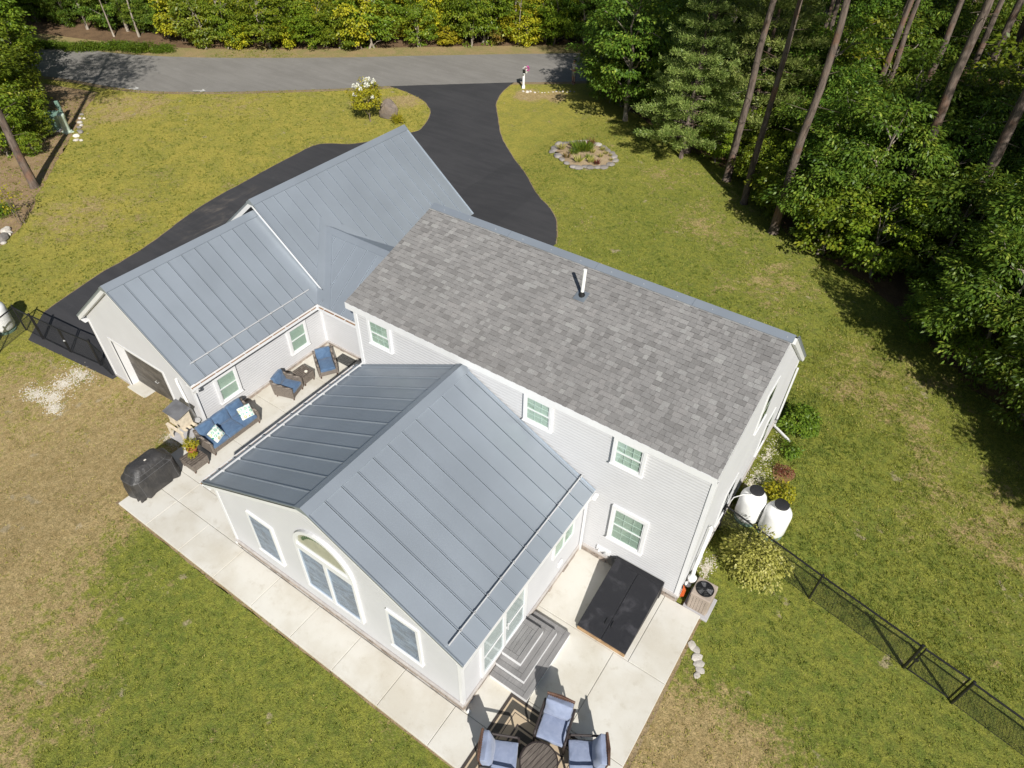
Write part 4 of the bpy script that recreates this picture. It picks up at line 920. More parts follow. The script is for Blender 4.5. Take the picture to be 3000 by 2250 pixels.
for a, b in ((bx0-.01, .012), (.02, bx1+.01)):
    d_ = MB().obox(Vector((a,by0,zlo)), Vector((b-a,0,0)), dv, un*.03).build('door_leaf', MAT['bulk'], bk, bevel=.006)
    hx = b-.10 if a < 0 else a+.07; p = Vector((hx, by0, zlo))+dv*.20+un*.03
    MB().tube([p, p+un*.035, p+un*.035+dv*.075, p+dv*.075], .012, 6).build('handle', MAT['black'], d_)
MB().add([(-.70,by1-.03,.35), (-.98,by1-.03,.25), (-.98,by1-.10,.25), (-.70,by1-.26,.35), (-.70,by1-.03,.56), (-.9,by1-.03,.5)], [(0,1,2,3), (4,5,1,0), (3,2,5,4)]).build('side_flashing', MAT['black'], bk)
# --- air conditioner
ac = thing('air_conditioner', (11.98,.46,-.08), 0, 'tan air conditioner with a black fan grille by the house corner', 'air conditioner')
MB().box(-.36, .38, -.42, .36, -.02, .06).build('pad', MAT['slab_grey'], ac, bevel=.01)
MB().box(-.28, .28, -.32, .28, .06, .78).build('cabinet', MAT['tan'], ac, bevel=.03, seg=2)
for (a, b, c, d) in ((-.25,.25,-.335,-.32),):
    for r in range(7):
        for k in range(6): MB().box(a+k*.083+.006, a+k*.083+.077, c, d+.002, .13+r*.082, .19+r*.082).build('louvre', MAT['wood_raw'] if False else MAT['tan'], ac)
for r in range(7): MB().box(.279, .293, -.28, .24, .13+r*.082, .185+r*.082).build('louvre', MAT['tan'], ac)
MB().lathe([(.24,0), (.245,.012), (.225,.012), (.22,-.12)], (0,-.02,.785), 32).build('fan_ring', MAT['black'], ac)
MB().lathe([(.222,0), (.222,.002)], (0,-.02,.782), 32).build('fan_well', MAT['near_black'], ac)
for k in range(3):
    t = 2*math.pi*k/3; u = Vector((math.cos(t), math.sin(t), 0)); v_ = Vector((-u.y, u.x, 0)); c_ = Vector((0,-.02,.787))
    MB().add([c_+u*.04-v_*.02, c_+u*.20-v_*.07, c_+u*.20+v_*.08+Vector((0,0,.012)), c_+u*.04+v_*.03+Vector((0,0,.012))], [(0,1,2,3)]).build('fan_blade', MAT['grey_lid'], ac)
MB().lathe([(.05,0), (.05,.02), (.02,.025)], (0,-.02,.787), 14).build('fan_hub', MAT['black'], ac)
gr = MB()
for k in range(14):
    t = 2*math.pi*k/14; gr.tube([(math.cos(t)*.05, -.02+math.sin(t)*.05, .812), (math.cos(t)*.235, -.02+math.sin(t)*.235, .80)], .0025, 4)
for r in (.07,.12,.17,.22): gr.tube([(math.cos(2*math.pi*k/24)*r, -.02+math.sin(2*math.pi*k/24)*r, .811) for k in range(25)], .0025, 4, False)
gr.build('grille', MAT['black'], ac)
# orange cord
oc = MB()
for k in range(4):
    oc.tube([(11.475+.022*k, .24+.02*k+.085*math.cos(t)*(1-.12*k), .36-.03*k+.24*math.sin(t)*(1-.1*k)) for t in [2*math.pi*i/16 for i in range(17)]], .0075, 6, False)
oc.tube([(11.48,.24,.62), (11.45,.24,.66)], .012, 6)
tag(oc.build('extension_cord', MAT['orange']), 'orange extension cord hanging beside the air conditioner', 'cord')
# --- propane tanks
def propane(loc, rz, label, r=.395, h=1.16):
    t = thing('propane_tank', loc, rz, label, 'propane tank', 'white propane tanks')
    MB().lathe([(r*.92,0), (r*.95,.04), (r*.95,.07), (r*.55,.07)], (0,0,0), 28).build('foot_ring', MAT['util_green'], t)
    MB().lathe([(.0,.05), (r*.6,.07), (r*.9,.14), (r,.24), (r,h-.20), (r*.97,h-.13), (r*.86,h-.05), (r*.62,h+.02), (r*.3,h+.05), (0,h+.055)], (0,0,0), 36).build('shell', MAT['tank'], t, smooth=True)
    c = MB().lathe([(.16,h+.02), (.165,h+.19), (.15,h+.19)], (0,0,0), 28).build('collar', MAT['tank'], t, smooth='auto')
    MB().lathe([(.21,0), (.215,.035), (.19,.05), (.02,.055)], (0,0,h+.16), 28).build('cap', MAT['rubber'], t, smooth='auto'); return t
propane((12.02,4.05,-.1), 0, 'white propane tank with black cap, the one touching the house'); propane((12.80,3.96,-.1), .3, 'white propane tank with black cap, the one farther from the house')
o = MB().tube([(11.44,3.62,.55), (11.52,3.66,.95), (11.72,3.78,1.10), (11.95,3.88,1.16), (12.08,3.92,1.12), (12.1,4.0,1.13)], .014, 8).build('gas_hose', MAT['pvc'], smooth=True); tag(o, 'thin white gas hose from the wall to the tank', 'hose')
tl = px(18,966); propane((tl.x, tl.y, -.5), 0, 'white propane tank behind the fence at the left edge', .42, 1.25)
tl = px(-38,1012); propane((tl.x, tl.y, -.5), 0, 'white propane tank low at the left edge of the frame', .42, 1.25)
# --- chain link fences
def chain(mb, a, b, z0, z1, pitch=.075, r=.0028):
    a, b = Vector((a[0], a[1], 0)), Vector((b[0], b[1], 0)); d = (b-a); ln = d.length; d.normalize(); H = z1-z0; n = int((ln+H)/pitch); sd = Vector((-d.y, d.x, 0))
    for k in range(n+1):
        s0 = k*pitch
        for sgn in (1, -1):
            # diagonal from bottom at s0 up to s0-H (clipped to the bay)
            u0, u1 = s0, s0-H; w0, w1 = 0., H
            if u0 > ln: w0 = u0-ln; u0 = ln
            if u1 < 0: w1 = H+u1; u1 = 0.
            if w1-w0 < .02: continue
            if sgn < 0: u0, u1 = ln-u0, ln-u1
            p = a+d*u0+Vector((0,0,z0+w0-a.z)); q_ = a+d*u1+Vector((0,0,z0+w1-a.z)); e = (q_-p).normalized(); nv = e.cross(sd).normalized()
            mb.add([p+sd*r, p+nv*r, p-sd*r, p-nv*r, q_+sd*r, q_+nv*r, q_-sd*r, q_-nv*r], [(0,1,5,4), (1,2,6,5), (2,3,7,6), (3,0,4,7)])
def post(par, x, y, z, h=1.2, r=.03, name='post'):
    MB().tube([(x,y,z), (x,y,z+h)], r, 10).build(name, MAT['black'], par, smooth='auto'); MB().lathe([(r*1.15,0), (r*1.1,.02), (.0,.035)], (x,y,z+h), 10).build('post_cap', MAT['black'], par)
def bay(par, a, b, z, h=1.15, bottom=False):
    m = MB(); chain(m, a, b, z+.03, z+h); m.build('mesh', MAT['black'], par, fix=False)
    MB().tube([(*a[:2], z+h), (*b[:2], z+h)], .027, 8).build('rail', MAT['black'], par, smooth='auto')
    if bottom: MB().tube([(*a[:2], z+.05), (*b[:2], z+.05)], .018, 8).build('rail', MAT['black'], par, smooth='auto')
    else: MB().tube([(*a[:2], z+.04), (*b[:2], z+.04)], .006, 5).build('tension_wire', MAT['black'], par)
fz = -.10; A = [(11.46,3.14), (14.46,2.40), (17.08,1.815), (17.17,1.795), (18.18,1.60), (18.27,1.545), (21.2,.85), (24.2,.15)]
f1 = thing('chain_link_fence', (0,0,0), 0, 'black chain link fence from the house wall to the gate', 'fence')
for p in A[:3]: post(f1, *p, fz, r=.038 if p == A[2] else .03)
bay(f1, A[0], A[1], fz); bay(f1, A[1], A[2], fz)
f2 = thing('fence_gate', (0,0,0), 0, 'narrow black chain link gate in the right hand fence', 'gate')
bay(f2, A[3], A[4], fz+.02, 1.13, True)
for p in (A[3], A[4]): post(f2, *p, fz+.05, 1.12, .022, 'stile')
MB().box(17.12, 17.22, 1.76, 1.80, fz+.55, fz+.63).build('latch', MAT['black'], f2)
f3 = thing('chain_link_fence', (0,0,0), 0, 'black chain link fence running from the gate out of frame', 'fence')
for p in A[5:]: post(f3, *p, fz, r=.038 if p == A[5] else .03)
bay(f3, A[5], A[6], fz); bay(f3, A[6], A[7], fz)
z7 = lambda x, y: px(x*400/2212, 850+y*400/2212)
B = [z7(1700,1262), z7(1625,1215), z7(1165,1015), z7(1140,1005), z7(725,800), z7(700,795), z7(430,655)]; B = [(p.x, p.y) for p in B]; lz = -.48
f4 = thing('fence_gate', (0,0,0), 0, 'right leaf of the black double gate across the drive', 'gate'); bay(f4, B[1], B[2], lz, 1.16, True)
for p in (B[1], B[2]): post(f4, *p, lz, 1.16, .024, 'stile')
MB().tube([(*B[2], lz+.6), (B[2][0]-.02, B[2][1]-.06, lz+.62)], .03, 8).build('latch', MAT['alu'], f4)
f5 = thing('fence_gate', (0,0,0), 0, 'left leaf of the black double gate across the drive', 'gate'); bay(f5, B[3], B[4], lz, 1.16, True)
for p in (B[3], B[4]): post(f5, *p, lz, 1.16, .024, 'stile')
f6 = thing('chain_link_fence', (0,0,0), 0, 'black chain link fence around the left propane tanks', 'fence')
C0 = z7(0,1010); B.append((C0.x+.0, C0.y)); B.append((C0.x+.6, C0.y-1.6))
for p in B[5:]: post(f6, *p, lz, 1.25, .034 if p == B[5] else .03)
for a, b in zip(B[5:], B[6:]): bay(f6, a, b, lz)
f7 = thing('chain_link_fence', (0,0,0), 0, 'short fence panel between drive gate and garage wall', 'fence'); post(f7, B[1][0]+.06, B[1][1]+.01, lz, 1.25, .04); bay(f7, (B[1][0]+.06, B[1][1]+.01), (GWL-.03, GGY-.12), lz)

# --- wicker set by the garage wall
def wbox(m, x0, x1, y0, y1, z0, z1): return m.box(x0, x1, y0, y1, z0, z1)
def wicker_seat(name, loc, rz, wd, nseat, label, cat, group=None):
    """faces local +x; wd across y; back at -x"""
    t = thing(name, loc, rz, label, cat, group); h = wd/2; dp = .36
    m = MB(); m.box(-dp, dp, -h, h, .10, .30); m.build('seat_base', MAT['wicker'], t, bevel=.015)
    MB().add([(-dp-.05,-h,.10), (-dp+.05,-h,.10), (-dp-.02,-h,.74), (-dp-.12,-h,.74), (-dp-.05,h,.10), (-dp+.05,h,.10), (-dp-.02,h,.74), (-dp-.12,h,.74)],
             [(0,1,2,3), (4,5,6,7), (0,1,5,4), (1,2,6,5), (2,3,7,6), (3,0,4,7)]).build('backrest', MAT['wicker'], t, bevel=.015)
    for s in (-1, 1):
        y = s*(h-.035); MB().add([(-dp-.02,y-.04,.10), (dp+.02,y-.04,.10), (dp+.02,y-.04,.56), (-dp-.08,y-.04,.66), (-dp-.02,y+.04,.10), (dp+.02,y+.04,.10), (dp+.02,y+.04,.56), (-dp-.08,y+.04,.66)],
             [(0,1,2,3), (4,5,6,7), (0,1,5,4), (1,2,6,5), (2,3,7,6), (3,0,4,7)]).build('arm', MAT['wicker'], t, bevel=.015)
        for x in (-dp+.02, dp-.03): MB().lathe([(.022,0), (.034,.10)], (x, s*(h-.06), 0), 8).build('leg', MAT['wicker_br'], t)
    iw = wd-.17; k = iw/nseat
    for i in range(nseat):
        y0 = -iw/2+i*k; cushion('seat_cushion', MAT['navy'], t, -dp+.08, dp+.02, y0+.006, y0+k-.006, .30, .42, .022, seed=i*3.1)
        R = Matrix.Translation((-dp+.07,0,.42)) @ Matrix.Rotation(math.radians(-17), 4, 'Y')
        cushion('back_cushion', MAT['navy'], t, -.06, .07, y0+.008, y0+k-.008, 0, .42, .04, R, .02, seed=i*5.7+1)
    return t
wicker_seat('sofa', (-3.62,-2.82,0), 0, 1.94, 3, 'three seat grey wicker sofa with blue cushions under the garage window', 'sofa')
wicker_seat('armchair', (-3.57,-.26,0), math.radians(18), .72, 1, 'grey wicker armchair with blue cushions beside the white candle table', 'armchair', 'wicker armchairs by the garage')
wicker_seat('armchair', (-3.33,1.36,0), math.radians(-32), .72, 1, 'grey wicker armchair with blue cushions in the corner by the doormat', 'armchair', 'wicker armchairs by the garage')
for (x, y, rz, lab) in ((-3.50,-3.36,.35,'white and green medallion pillow at the near end of the sofa'), (-3.52,-2.14,-.2,'white and green medallion pillow at the far end of the sofa')):
    o = cushion('throw_pillow', MAT['pillow'], None, -.22, .22, -.22, .22, -.04, .04, .05, None, .01, 2); o.location = (x, y, .585); o.rotation_euler = (.0, math.radians(52), rz); tag(o, lab, 'pillow', 'throw pillows on the sofa')
def wtable(loc, sx, sy, h, label):
    t = thing('side_table', loc, 0, label, 'side table', 'grey wicker side tables'); nb = 7
    MB().box(-sx/2, sx/2, -sy/2, sy/2, .10, h-.03).build('apron', MAT['wicker'], t, bevel=.012)
    for i in range(nb): MB().box(-sx/2+i*sx/nb+.004, -sx/2+(i+1)*sx/nb-.004, -sy/2-.01, sy/2+.01, h-.03, h).build('top_slat', MAT['wicker'], t, bevel=.006)
    for a in (-1, 1):
        for b in (-1, 1): MB().lathe([(.022,0), (.03,.10)], (a*(sx/2-.04), b*(sy/2-.04), 0), 8).build('leg', MAT['wicker_br'], t)
    return t
wtable((-3.65,.53,0), .58, .50, .45, 'small wicker side table with a white candle between the armchairs')
wtable((-3.46,-4.34,0), .64, .58, .38, 'low wicker side table carrying the potted plant')
o = MB().lathe([(.05,0), (.06,.03), (.055,.04)], (-3.51,.56,.452), 18).build('candle', MAT['cream'], smooth='auto'); tag(o, 'round white candle on the wicker side table', 'candle')
o = MB().box(-.38, .38, -.225, .225, 0, .014).build('doormat', MAT['doormat'], bevel=.004); o.location = (-3.22,2.20,.002); tag(o, 'black scrollwork rubber doormat in the corner', 'doormat')
# --- covered grill
gt = thing('covered_grill', (-3.86,-5.58,0), math.radians(2), 'barbecue grill under a wrinkled black vinyl cover', 'grill')
prof = [(.00,1.06,.36), (.00,1.0,.44), (.60,.95,.50), (.82,.90,.50), (.93,.86,.47), (1.0,.82,.40), (1.07,.72,.26), (1.10,.62,.16)]
bm = bmesh.new(); n = 72; rings = []
lv = [(.05,.74,.40), (.25,.745,.405), (.50,.75,.40), (.72,.755,.395), (.83,.75,.385), (.90,.66,.36), (.98,.575,.335), (1.08,.52,.29), (1.14,.45,.215), (1.165,.33,.13)]
for z, a, b in lv:
    r_ = []
    for k in range(n):
        t = 2*math.pi*k/n; ex = .42
        x = math.copysign(abs(math.cos(t))**ex, math.cos(t))*b; y = math.copysign(abs(math.sin(t))**ex, math.sin(t))*a
        fold = (1-min(1, z/.85))*.035*math.sin(t*13+math.sin(t*5)*1.5)+.02*mnoise.noise((x*5, y*5, z*4))
        s_ = 1+fold/.45; zz = z+.02*mnoise.noise((x*4, y*4, 5))+(.03*math.sin(t*9) if z < .1 else 0); r_.append(bm.verts.new((x*s_, y*s_, zz)))
    rings.append(r_)
for r0, r1 in zip(rings, rings[1:]):
    for k in range(n): bm.faces.new((r0[k], r0[(k+1) % n], r1[(k+1) % n], r1[k]))
bm.faces.new(rings[-1]); RG = [[tuple(v.co) for v in r_] for r_ in rings]; me = bpy.data.meshes.new('cover'); bm.to_mesh(me); bm.free()
for p in me.polygons: p.use_smooth = True
cv = link('cover', me, MAT['cover'], gt)
for k_ in (4, 6):
    MB().tube([tuple(v) for v in RG[k_]]+[RG[k_][0]], .005, 5, False).build('seam', MAT['grey_lid'], cv)
MB().tube([RG[k][6] for k in range(0, 8)], .005, 5, False).build('seam', MAT['grey_lid'], cv); MB().tube([RG[k][66] for k in range(0, 8)], .005, 5, False).build('seam', MAT['grey_lid'], cv)
for y in (-.28, .22): MB().box(-.33, -.18, y, y+.014, 1.085, 1.09).build('strap', MAT['grey_lid'], cv)
MB().obox((.06,-.02,1.17), (.05,0,-.004), (0,.07,0), (0,0,.006)).build('tag', MAT['cream'], cv)
for a in (-1, 1):
    for b in (-1, 1): MB().tube([(a*.30,b*.60-.02,.05), (a*.30,b*.60+.02,.05)], .05, 12).build('caster', MAT['black'], gt)
# --- hutch on a stand by the garage corner
hs = thing('pump_house', (-4.88,-3.70,gh(-4.88)), 0, 'pale wooden box with a grey slanted lid on a slatted stand by the garage corner', 'box')
MB().box(-.48, .44, -.34, .36, -.06, .03).build('pad', MAT['slab_grey'], hs, bevel=.01)
for a in (-.37, .36):
    for b in (-.28, .28): MB().box(a-.03, a+.03, b-.03, b+.03, .03, .62).build('leg', MAT['pine_pale'], hs)
for i in range(4): MB().box(-.42, .42, -.32+i*.165, -.32+i*.165+.10, .62, .65).build('slat', MAT['pine_pale'], hs)
MB().box(-.28, .30, -.16, .26, .65, 1.22).build('cabinet', MAT['pine_pale'], hs, bevel=.008); MB().box(-.30, -.05, -.175, -.16, .70, 1.15).build('door', MAT['pine_pale'], hs); MB().box(.10, .20, -.17, -.158, .72, .82).build('opening', MAT['near_black'], hs)
MB().add([(-.36,-.26,1.25), (.42,-.26,1.25), (.42,.30,1.38), (-.36,.30,1.38), (-.36,-.26,1.22), (.42,-.26,1.22), (.42,.30,1.35), (-.36,.30,1.35)], [(0,1,2,3), (4,5,6,7), (0,1,5,4), (1,2,6,5), (2,3,7,6), (3,0,4,7)]).build('lid', MAT['grey_lid'], hs, bevel=.006)
# --- fire-table set on the rug
o = MB().box(-1.18, 1.18, -1.30, 1.30, 0, .008).build('rug', MAT['rug']); o.location = (10.26,-5.86,.002); tag(o, 'brown and beige banded rug under the round table', 'rug')
tb = thing('round_table', (10.56,-5.66,.01), 0, 'round slatted brown table between the three blue chairs', 'table'); R_t = .43; ns = 8
for i in range(ns):
    x0 = -R_t+.02+i*(2*R_t-.04)/ns; x1 = x0+(2*R_t-.04)/ns-.012; pts = []
    for x in np.linspace(x0, x1, 4): pts.append((x, math.sqrt(max(0, (R_t-.02)**2-x*x))))
    poly = [(x, -y) for x, y in pts]+[(x, y) for x, y in pts[::-1]]
    s_ = MB().prism(poly, lambda u, v, d: (u, v, d), .47, .49).build('top_slat', MAT['tabletop'], tb, bevel=.003)
    s_.rotation_euler = (0, 0, math.radians(-14))
MB().lathe([(R_t-.02,.44), (R_t+.015,.445), (R_t+.015,.485), (R_t-.018,.487), (R_t-.02,.46)], (0,0,0), 40).build('rim', MAT['frame_br'], tb)
MB().lathe([(R_t-.03,.46), (R_t-.03,.465)], (0,0,0), 30).build('under_tray', MAT['near_black'], tb)
for k in range(4):
    t = math.pi/4+k*math.pi/2; MB().bar((math.cos(t)*.30, math.sin(t)*.30, .45), (math.cos(t)*.36, math.sin(t)*.36, 0), .04).build('leg', MAT['frame_br'], tb)
def lounge(loc, rz, label):
    """deep patio chair; faces local -y, back at +y"""
    t = thing('patio_chair', loc, rz, label, 'chair', 'blue cushioned chairs round the slatted table'); w_ = .33
    MB().box(-w_, w_, -.36, .33, .25, .31).build('seat_frame', MAT['frame_br'], t, bevel=.008)
    m = MB()
    for i in range(13):
        x = -w_+.02+i*(2*w_-.04)/12; m.tube([(x,.30,.28), (x,.40,.62), (x,.44,.92)], .024, 6)
    m.build('wicker_back', MAT['wicker_br'], t, smooth='auto'); MB().tube([(-w_-.01,.45,.93), (0,.48,.945), (w_+.01,.45,.93)], .032, 8).build('back_rail', MAT['wicker_br'], t, smooth='auto')
    for s in (-1, 1):
        x = s*(w_+.035); MB().tube([(x,-.38,0), (x,-.38,.56), (x,-.34,.60), (x,.30,.63), (x,.42,.64)], .028, 8).build('arm', MAT['frame_br'], t, smooth='auto')
        MB().tube([(x,.42,.64), (x,.36,.30), (x,.42,0)], .026, 8).build('leg', MAT['frame_br'], t, smooth='auto'); MB().bar((x,-.38,.28), (x,.36,.28), .03).build('side_rail', MAT['frame_br'], t)
    cushion('seat_cushion', MAT['slate'], t, -w_+.01, w_-.01, -.38, .27, .31, .45, .02, seed=2)
    Rm = Matrix.Translation((0,.24,.44)) @ Matrix.Rotation(math.radians(-17), 4, 'X'); cushion('back_cushion', MAT['slate'], t, -w_+.01, w_-.01, -.08, .08, 0, .50, .07, Rm, .022, seed=5)
    return t
lounge((10.42,-4.76,.01), math.radians(14), 'blue cushioned patio chair with its back to the steps'); lounge((9.76,-6.02,.01), math.radians(117), 'blue cushioned patio chair at the left of the round table'); lounge((11.36,-4.92,.01), math.radians(-58.5), 'blue cushioned patio chair at the right of the round table')
# --- street side
mb_ = Q2(1180,572); t = thing('mailbox', (mb_.x, mb_.y, mb_.z), math.radians(35), 'black mailbox with pink flowers on a white post at the drive mouth', 'mailbox')
MB().box(-.075, .075, -.075, .075, 0, 1.12).build('post', MAT['trim'], t, bevel=.01); MB().box(-.11, .11, -.11, .11, 0, .18).build('post_base', MAT['trim'], t, bevel=.01); MB().box(-.06, .06, -.34, .20, 1.08, 1.15).build('arm', MAT['trim'], t, bevel=.01)
MB().prism([(-.09,0)]+[(-.09*math.cos(math.pi*i/10), .12+.09*math.sin(math.pi*i/10)) for i in range(11)]+[(.09,0)], lambda u, v, d: (u, d, 1.15+v), -.36, .18).build('box', MAT['black'], t, smooth='auto'); MB().box(.09, .10, -.1, .0, 1.3, 1.4).build('flag', MAT['orange'], t)
MB().lathe([(.03,0), (.10,.16), (.12,.17)], (.20,.12,1.0), 12).build('flower_pot', MAT['trim'], t)
bo = link('boulder', blob_rock(9, .62, .36, .78, 3, .28), MAT['boulder']); b_ = Q2(305,765); bo.location = (b_.x, b_.y+.1, b_.z+.34); bo.rotation_euler = (0,.1,math.radians(35)); tag(bo, 'large brown pointed boulder on the front lawn beside the flowering tree', 'boulder')
# utility box and pedestal at the left edge
u_ = Q1(440,858); t = thing('utility_pedestal', (u_.x, u_.y, u_.z), 0, 'pale green round utility pedestal at the left wood edge', 'utility pedestal')
MB().lathe([(.28,0), (.28,.10), (.21,.13), (.20,.92), (.215,.94), (.215,1.10), (.18,1.14), (0,1.15)], (0,0,0), 24).build('post', MAT['util_pale'], t, smooth='auto'); MB().box(-.26, .26, -.26, .26, 0, .06).build('base', MAT['util_pale'], t)
u2 = Q1(350,850); t = thing('utility_cabinet', (u2.x-.25, u2.y+.15, u2.z), math.radians(40), 'green steel utility cabinet half hidden by leaves at the left', 'utility cabinet')
MB().box(-.55, .55, -.5, .5, 0, .12).build('pad', MAT['slab_grey'], t); MB().add([(-.5,-.45,.12), (.5,-.45,.12), (.5,.45,.12), (-.5,.45,.12), (-.5,-.45,.85), (.5,-.45,.85), (.5,.45,1.0), (-.5,.45,1.0)], [(0,3,2,1), (4,5,6,7), (0,1,5,4), (1,2,6,5), (2,3,7,6), (3,0,4,7)]).build('cabinet', MAT['util_green'], t, bevel=.02); MB().box(-.52, .52, -.47, .0, .86, .90).build('lid', MAT['util_green'], t)
u3 = Q1(410,760); o = MB().box(-.12, .12, -.06, .06, 0, 1.15).build('marker_post', MAT['util_green'], bevel=.03, seg=2); o.location = (u3.x+.35, u3.y-.1, u3.z); o.rotation_euler = (0, -.08, .6); tag(o, 'flat green marker post behind the pedestal', 'post')
GL = 'rocks lining the wood edge at the left'
for (x, y, s, m_) in ((530,745,.2,'rock'), (520,770,.2,'rock_pale'), (545,770,.14,'rock_pale'), (520,797,.25,'rock_pale'), (528,815,.2,'rock_pale'), (515,830,.24,'rock'), (508,850,.16,'rock'), (525,860,.28,'rock'), (498,885,.3,'rock_pale'), (495,912,.24,'rock_pale'), (527,912,.18,'rock_pale'), (40,1500,.38,'rock_pale'), (62,1512,.24,'rock_pale'), (45,1528,.3,'rock_pale'), (20,1552,.5,'rock'), (25,1578,.2,'rock_pale')):
    p = Q1(x, y); s *= .72; rock((p.x, p.y, p.z+s*.2), s, m_, rnd.uniform(0,6), ('pale stone in the row edging the trees at the left' if m_ == 'rock_pale' else 'grey stone in the row edging the trees at the left'), GL)
for i in range(15):
    f = i/14; p = Q2(1180+f*330+rnd.uniform(-4,4), 598+rnd.uniform(-5,5)-f*4); s = rnd.uniform(.05,.10) if i > 3 else rnd.uniform(.10,.17); rock((p.x, p.y, p.z+s*.15), s, 'rock_pale', rnd.uniform(0,6), 'white stone in the row behind the mailbox', 'white stones behind the mailbox')
for (x, y, s) in ((62,868,.15), (84,892,.13), (92,945,.16), (104,985,.15), (112,1025,.13), (92,1060,.10)):
    p = Q8(x, y); rock((p.x, p.y, p.z+.02), s, 'rock_pale', rnd.uniform(0,6), 'flat pale stone in the grass by the patio corner', 'flat stones by the patio corner', sz=.35)
# --- flower bed ring
bc = Vector(((Q2(1360,990)+Q2(1785,1040))/2)); bc = Vector((-5.02,23.45,-.12)); bc.z = gh(bc.x)
zc = q(0,0); fbq = lambda x, y: px(1590+x*240/2212, 400+y*240/2212)
ringp = [(240,430), (330,320), (440,210), (600,200), (760,180), (900,165), (1020,165), (1180,165), (1320,190), (1490,240), (1640,320), (1760,400), (1880,470), (1930,560), (1960,670), (1830,770), (1640,850), (1480,850), (1280,850), (1160,840), (960,860), (840,840), (650,740), (520,640), (410,540), (300,400)]
soil = [fbq(x, y) for x, y in ringp]; cen = sum(soil, Vector())/len(soil)
m = MB(); m.v = [tuple(p+Vector((0,0,.05))) for p in soil]+[(cen.x, cen.y, cen.z+.16)]; k = len(soil); m.f = [(i, (i+1) % k, k) for i in range(k)]
o = m.build('flower_bed', MAT['sand'], smooth=True); tag(o, 'sandy raised bed of soil inside the ring of stones', 'flower bed')
for i, (x, y) in enumerate(ringp):
    p = fbq(x, y); s = rnd.uniform(.22,.31) if y > 400 or x < 500 else rnd.uniform(.2,.3); pale = x in (1490, 1020, 1180)
    rock((p.x, p.y, p.z+.05), s, 'rock_pale' if pale else 'rock', math.atan2(p.y-cen.y, p.x-cen.x)+1.57, 'pale stone at the back of the flower bed ring' if pale else 'grey fieldstone in the flower bed ring', 'stones ringing the flower bed', sz=.6)
# gravel
def gravel(name, spots, n, label, s0=.012, s1=.03):
    V = []; F = []; base = [(1,0,0), (0,1,0), (-1,0,0), (0,-1,0), (0,0,.7)]; fc = [(0,1,4), (1,2,4), (2,3,4), (3,0,4)]
    for _ in range(n):
        (cx, cy, rx, ry, rot) = rnd.choice(spots); a = rnd.uniform(0, 6.283); r = abs(rnd.gauss(0,.55)) if n < 3000 else math.sqrt(rnd.random()); x, y = r*math.cos(a)*rx, r*math.sin(a)*ry
        X, Y = cx+x*math.cos(rot)-y*math.sin(rot), cy+x*math.sin(rot)+y*math.cos(rot); s = rnd.uniform(s0, s1); t = rnd.uniform(0, 6.28); k = len(V)
        for v in base: V.append((X+(v[0]*math.cos(t)-v[1]*math.sin(t))*s*rnd.uniform(.7,1.3), Y+(v[0]*math.sin(t)+v[1]*math.cos(t))*s*rnd.uniform(.7,1.3), gh(X)+v[2]*s))
        F += [tuple(i+k for i in f) for f in fc]
    me = bpy.data.meshes.new(name); me.from_pydata(V, [], F); o = link(name, me, MAT['gravel']); tag(o, label, 'gravel', kind='stuff'); return o
gravel('gravel', [(-11.3,-3.85,.75,.35,0), (-11.3,-4.5,.55,.6,.2), (-10.9,-5.1,.5,.45,0), (-11.6,-5.4,.7,.4,0), (-10.3,-5.4,.35,.3,0)], 2600, 'white crushed stone washed out on the grass by the drive gate', .014, .035)
gravel('gravel', [(11.72,7.0,.26,.9,0), (11.80,5.8,.34,.8,0), (11.75,4.9,.25,.4,0), (11.75,5.4,.3,1.2,0), (11.72,1.7,.2,.45,0)], 2000, 'white gravel strip along the right gable wall', .010, .028)
gravel('gravel', [(-5.1,-4.15,.55,.14,0), (-5.5,-3.75,.12,.4,0)], 900, 'loose grey gravel around the box stand', .01, .024)
ml = flat('mulch_patch', [Vector((12.42+.36*math.cos(t)*(1+.15*math.sin(3*t)), 6.45+.42*math.sin(t)*(1+.1*math.cos(4*t)), 0)) for t in [2*math.pi*i/26 for i in range(26)]], .006, MAT['mulch'], 'round orange mulch patch on the side lawn')
# ================================================================== PLANTS
def leaf_mesh(name, P, D, Nn, Ln, Wd, tone, mat, fold=.12):
    """many leaves at once: base points, axes, face normals, lengths, widths -> one four-sided folded blade each"""
    P, D, Nn = (np.asarray(a, dtype=np.float32) for a in (P, D, Nn)); n = len(P)
    D = D/np.maximum(np.linalg.norm(D, axis=1, keepdims=True), 1e-6)
    Sd = np.cross(D, Nn); Sd /= np.maximum(np.linalg.norm(Sd, axis=1, keepdims=True), 1e-6); U = np.cross(Sd, D)
    Ln = np.broadcast_to(np.asarray(Ln, dtype=np.float32), (n,))[:, None]; Wd = np.broadcast_to(np.asarray(Wd, dtype=np.float32), (n,))[:, None]
    m = P+D*Ln*.48+U*Ln*fold
    V = np.stack([P, m+Sd*Wd*.5, P+D*Ln, m-Sd*Wd*.5], 1).reshape(-1, 3)
    me = bpy.data.meshes.new(name); me.vertices.add(4*n); me.vertices.foreach_set('co', V.ravel())
    me.loops.add(4*n); me.loops.foreach_set('vertex_index', np.arange(4*n, dtype=np.int32)); me.polygons.add(n)
    me.polygons.foreach_set('loop_start', np.arange(0, 4*n, 4, dtype=np.int32)); me.polygons.foreach_set('loop_total', np.full(n, 4, dtype=np.int32))
    me.update(calc_edges=True); a = me.attributes.new('tone', 'FLOAT', 'POINT'); a.data.foreach_set('value', np.repeat(np.asarray(tone, dtype=np.float32), 4))
    me.materials.append(mat); return me
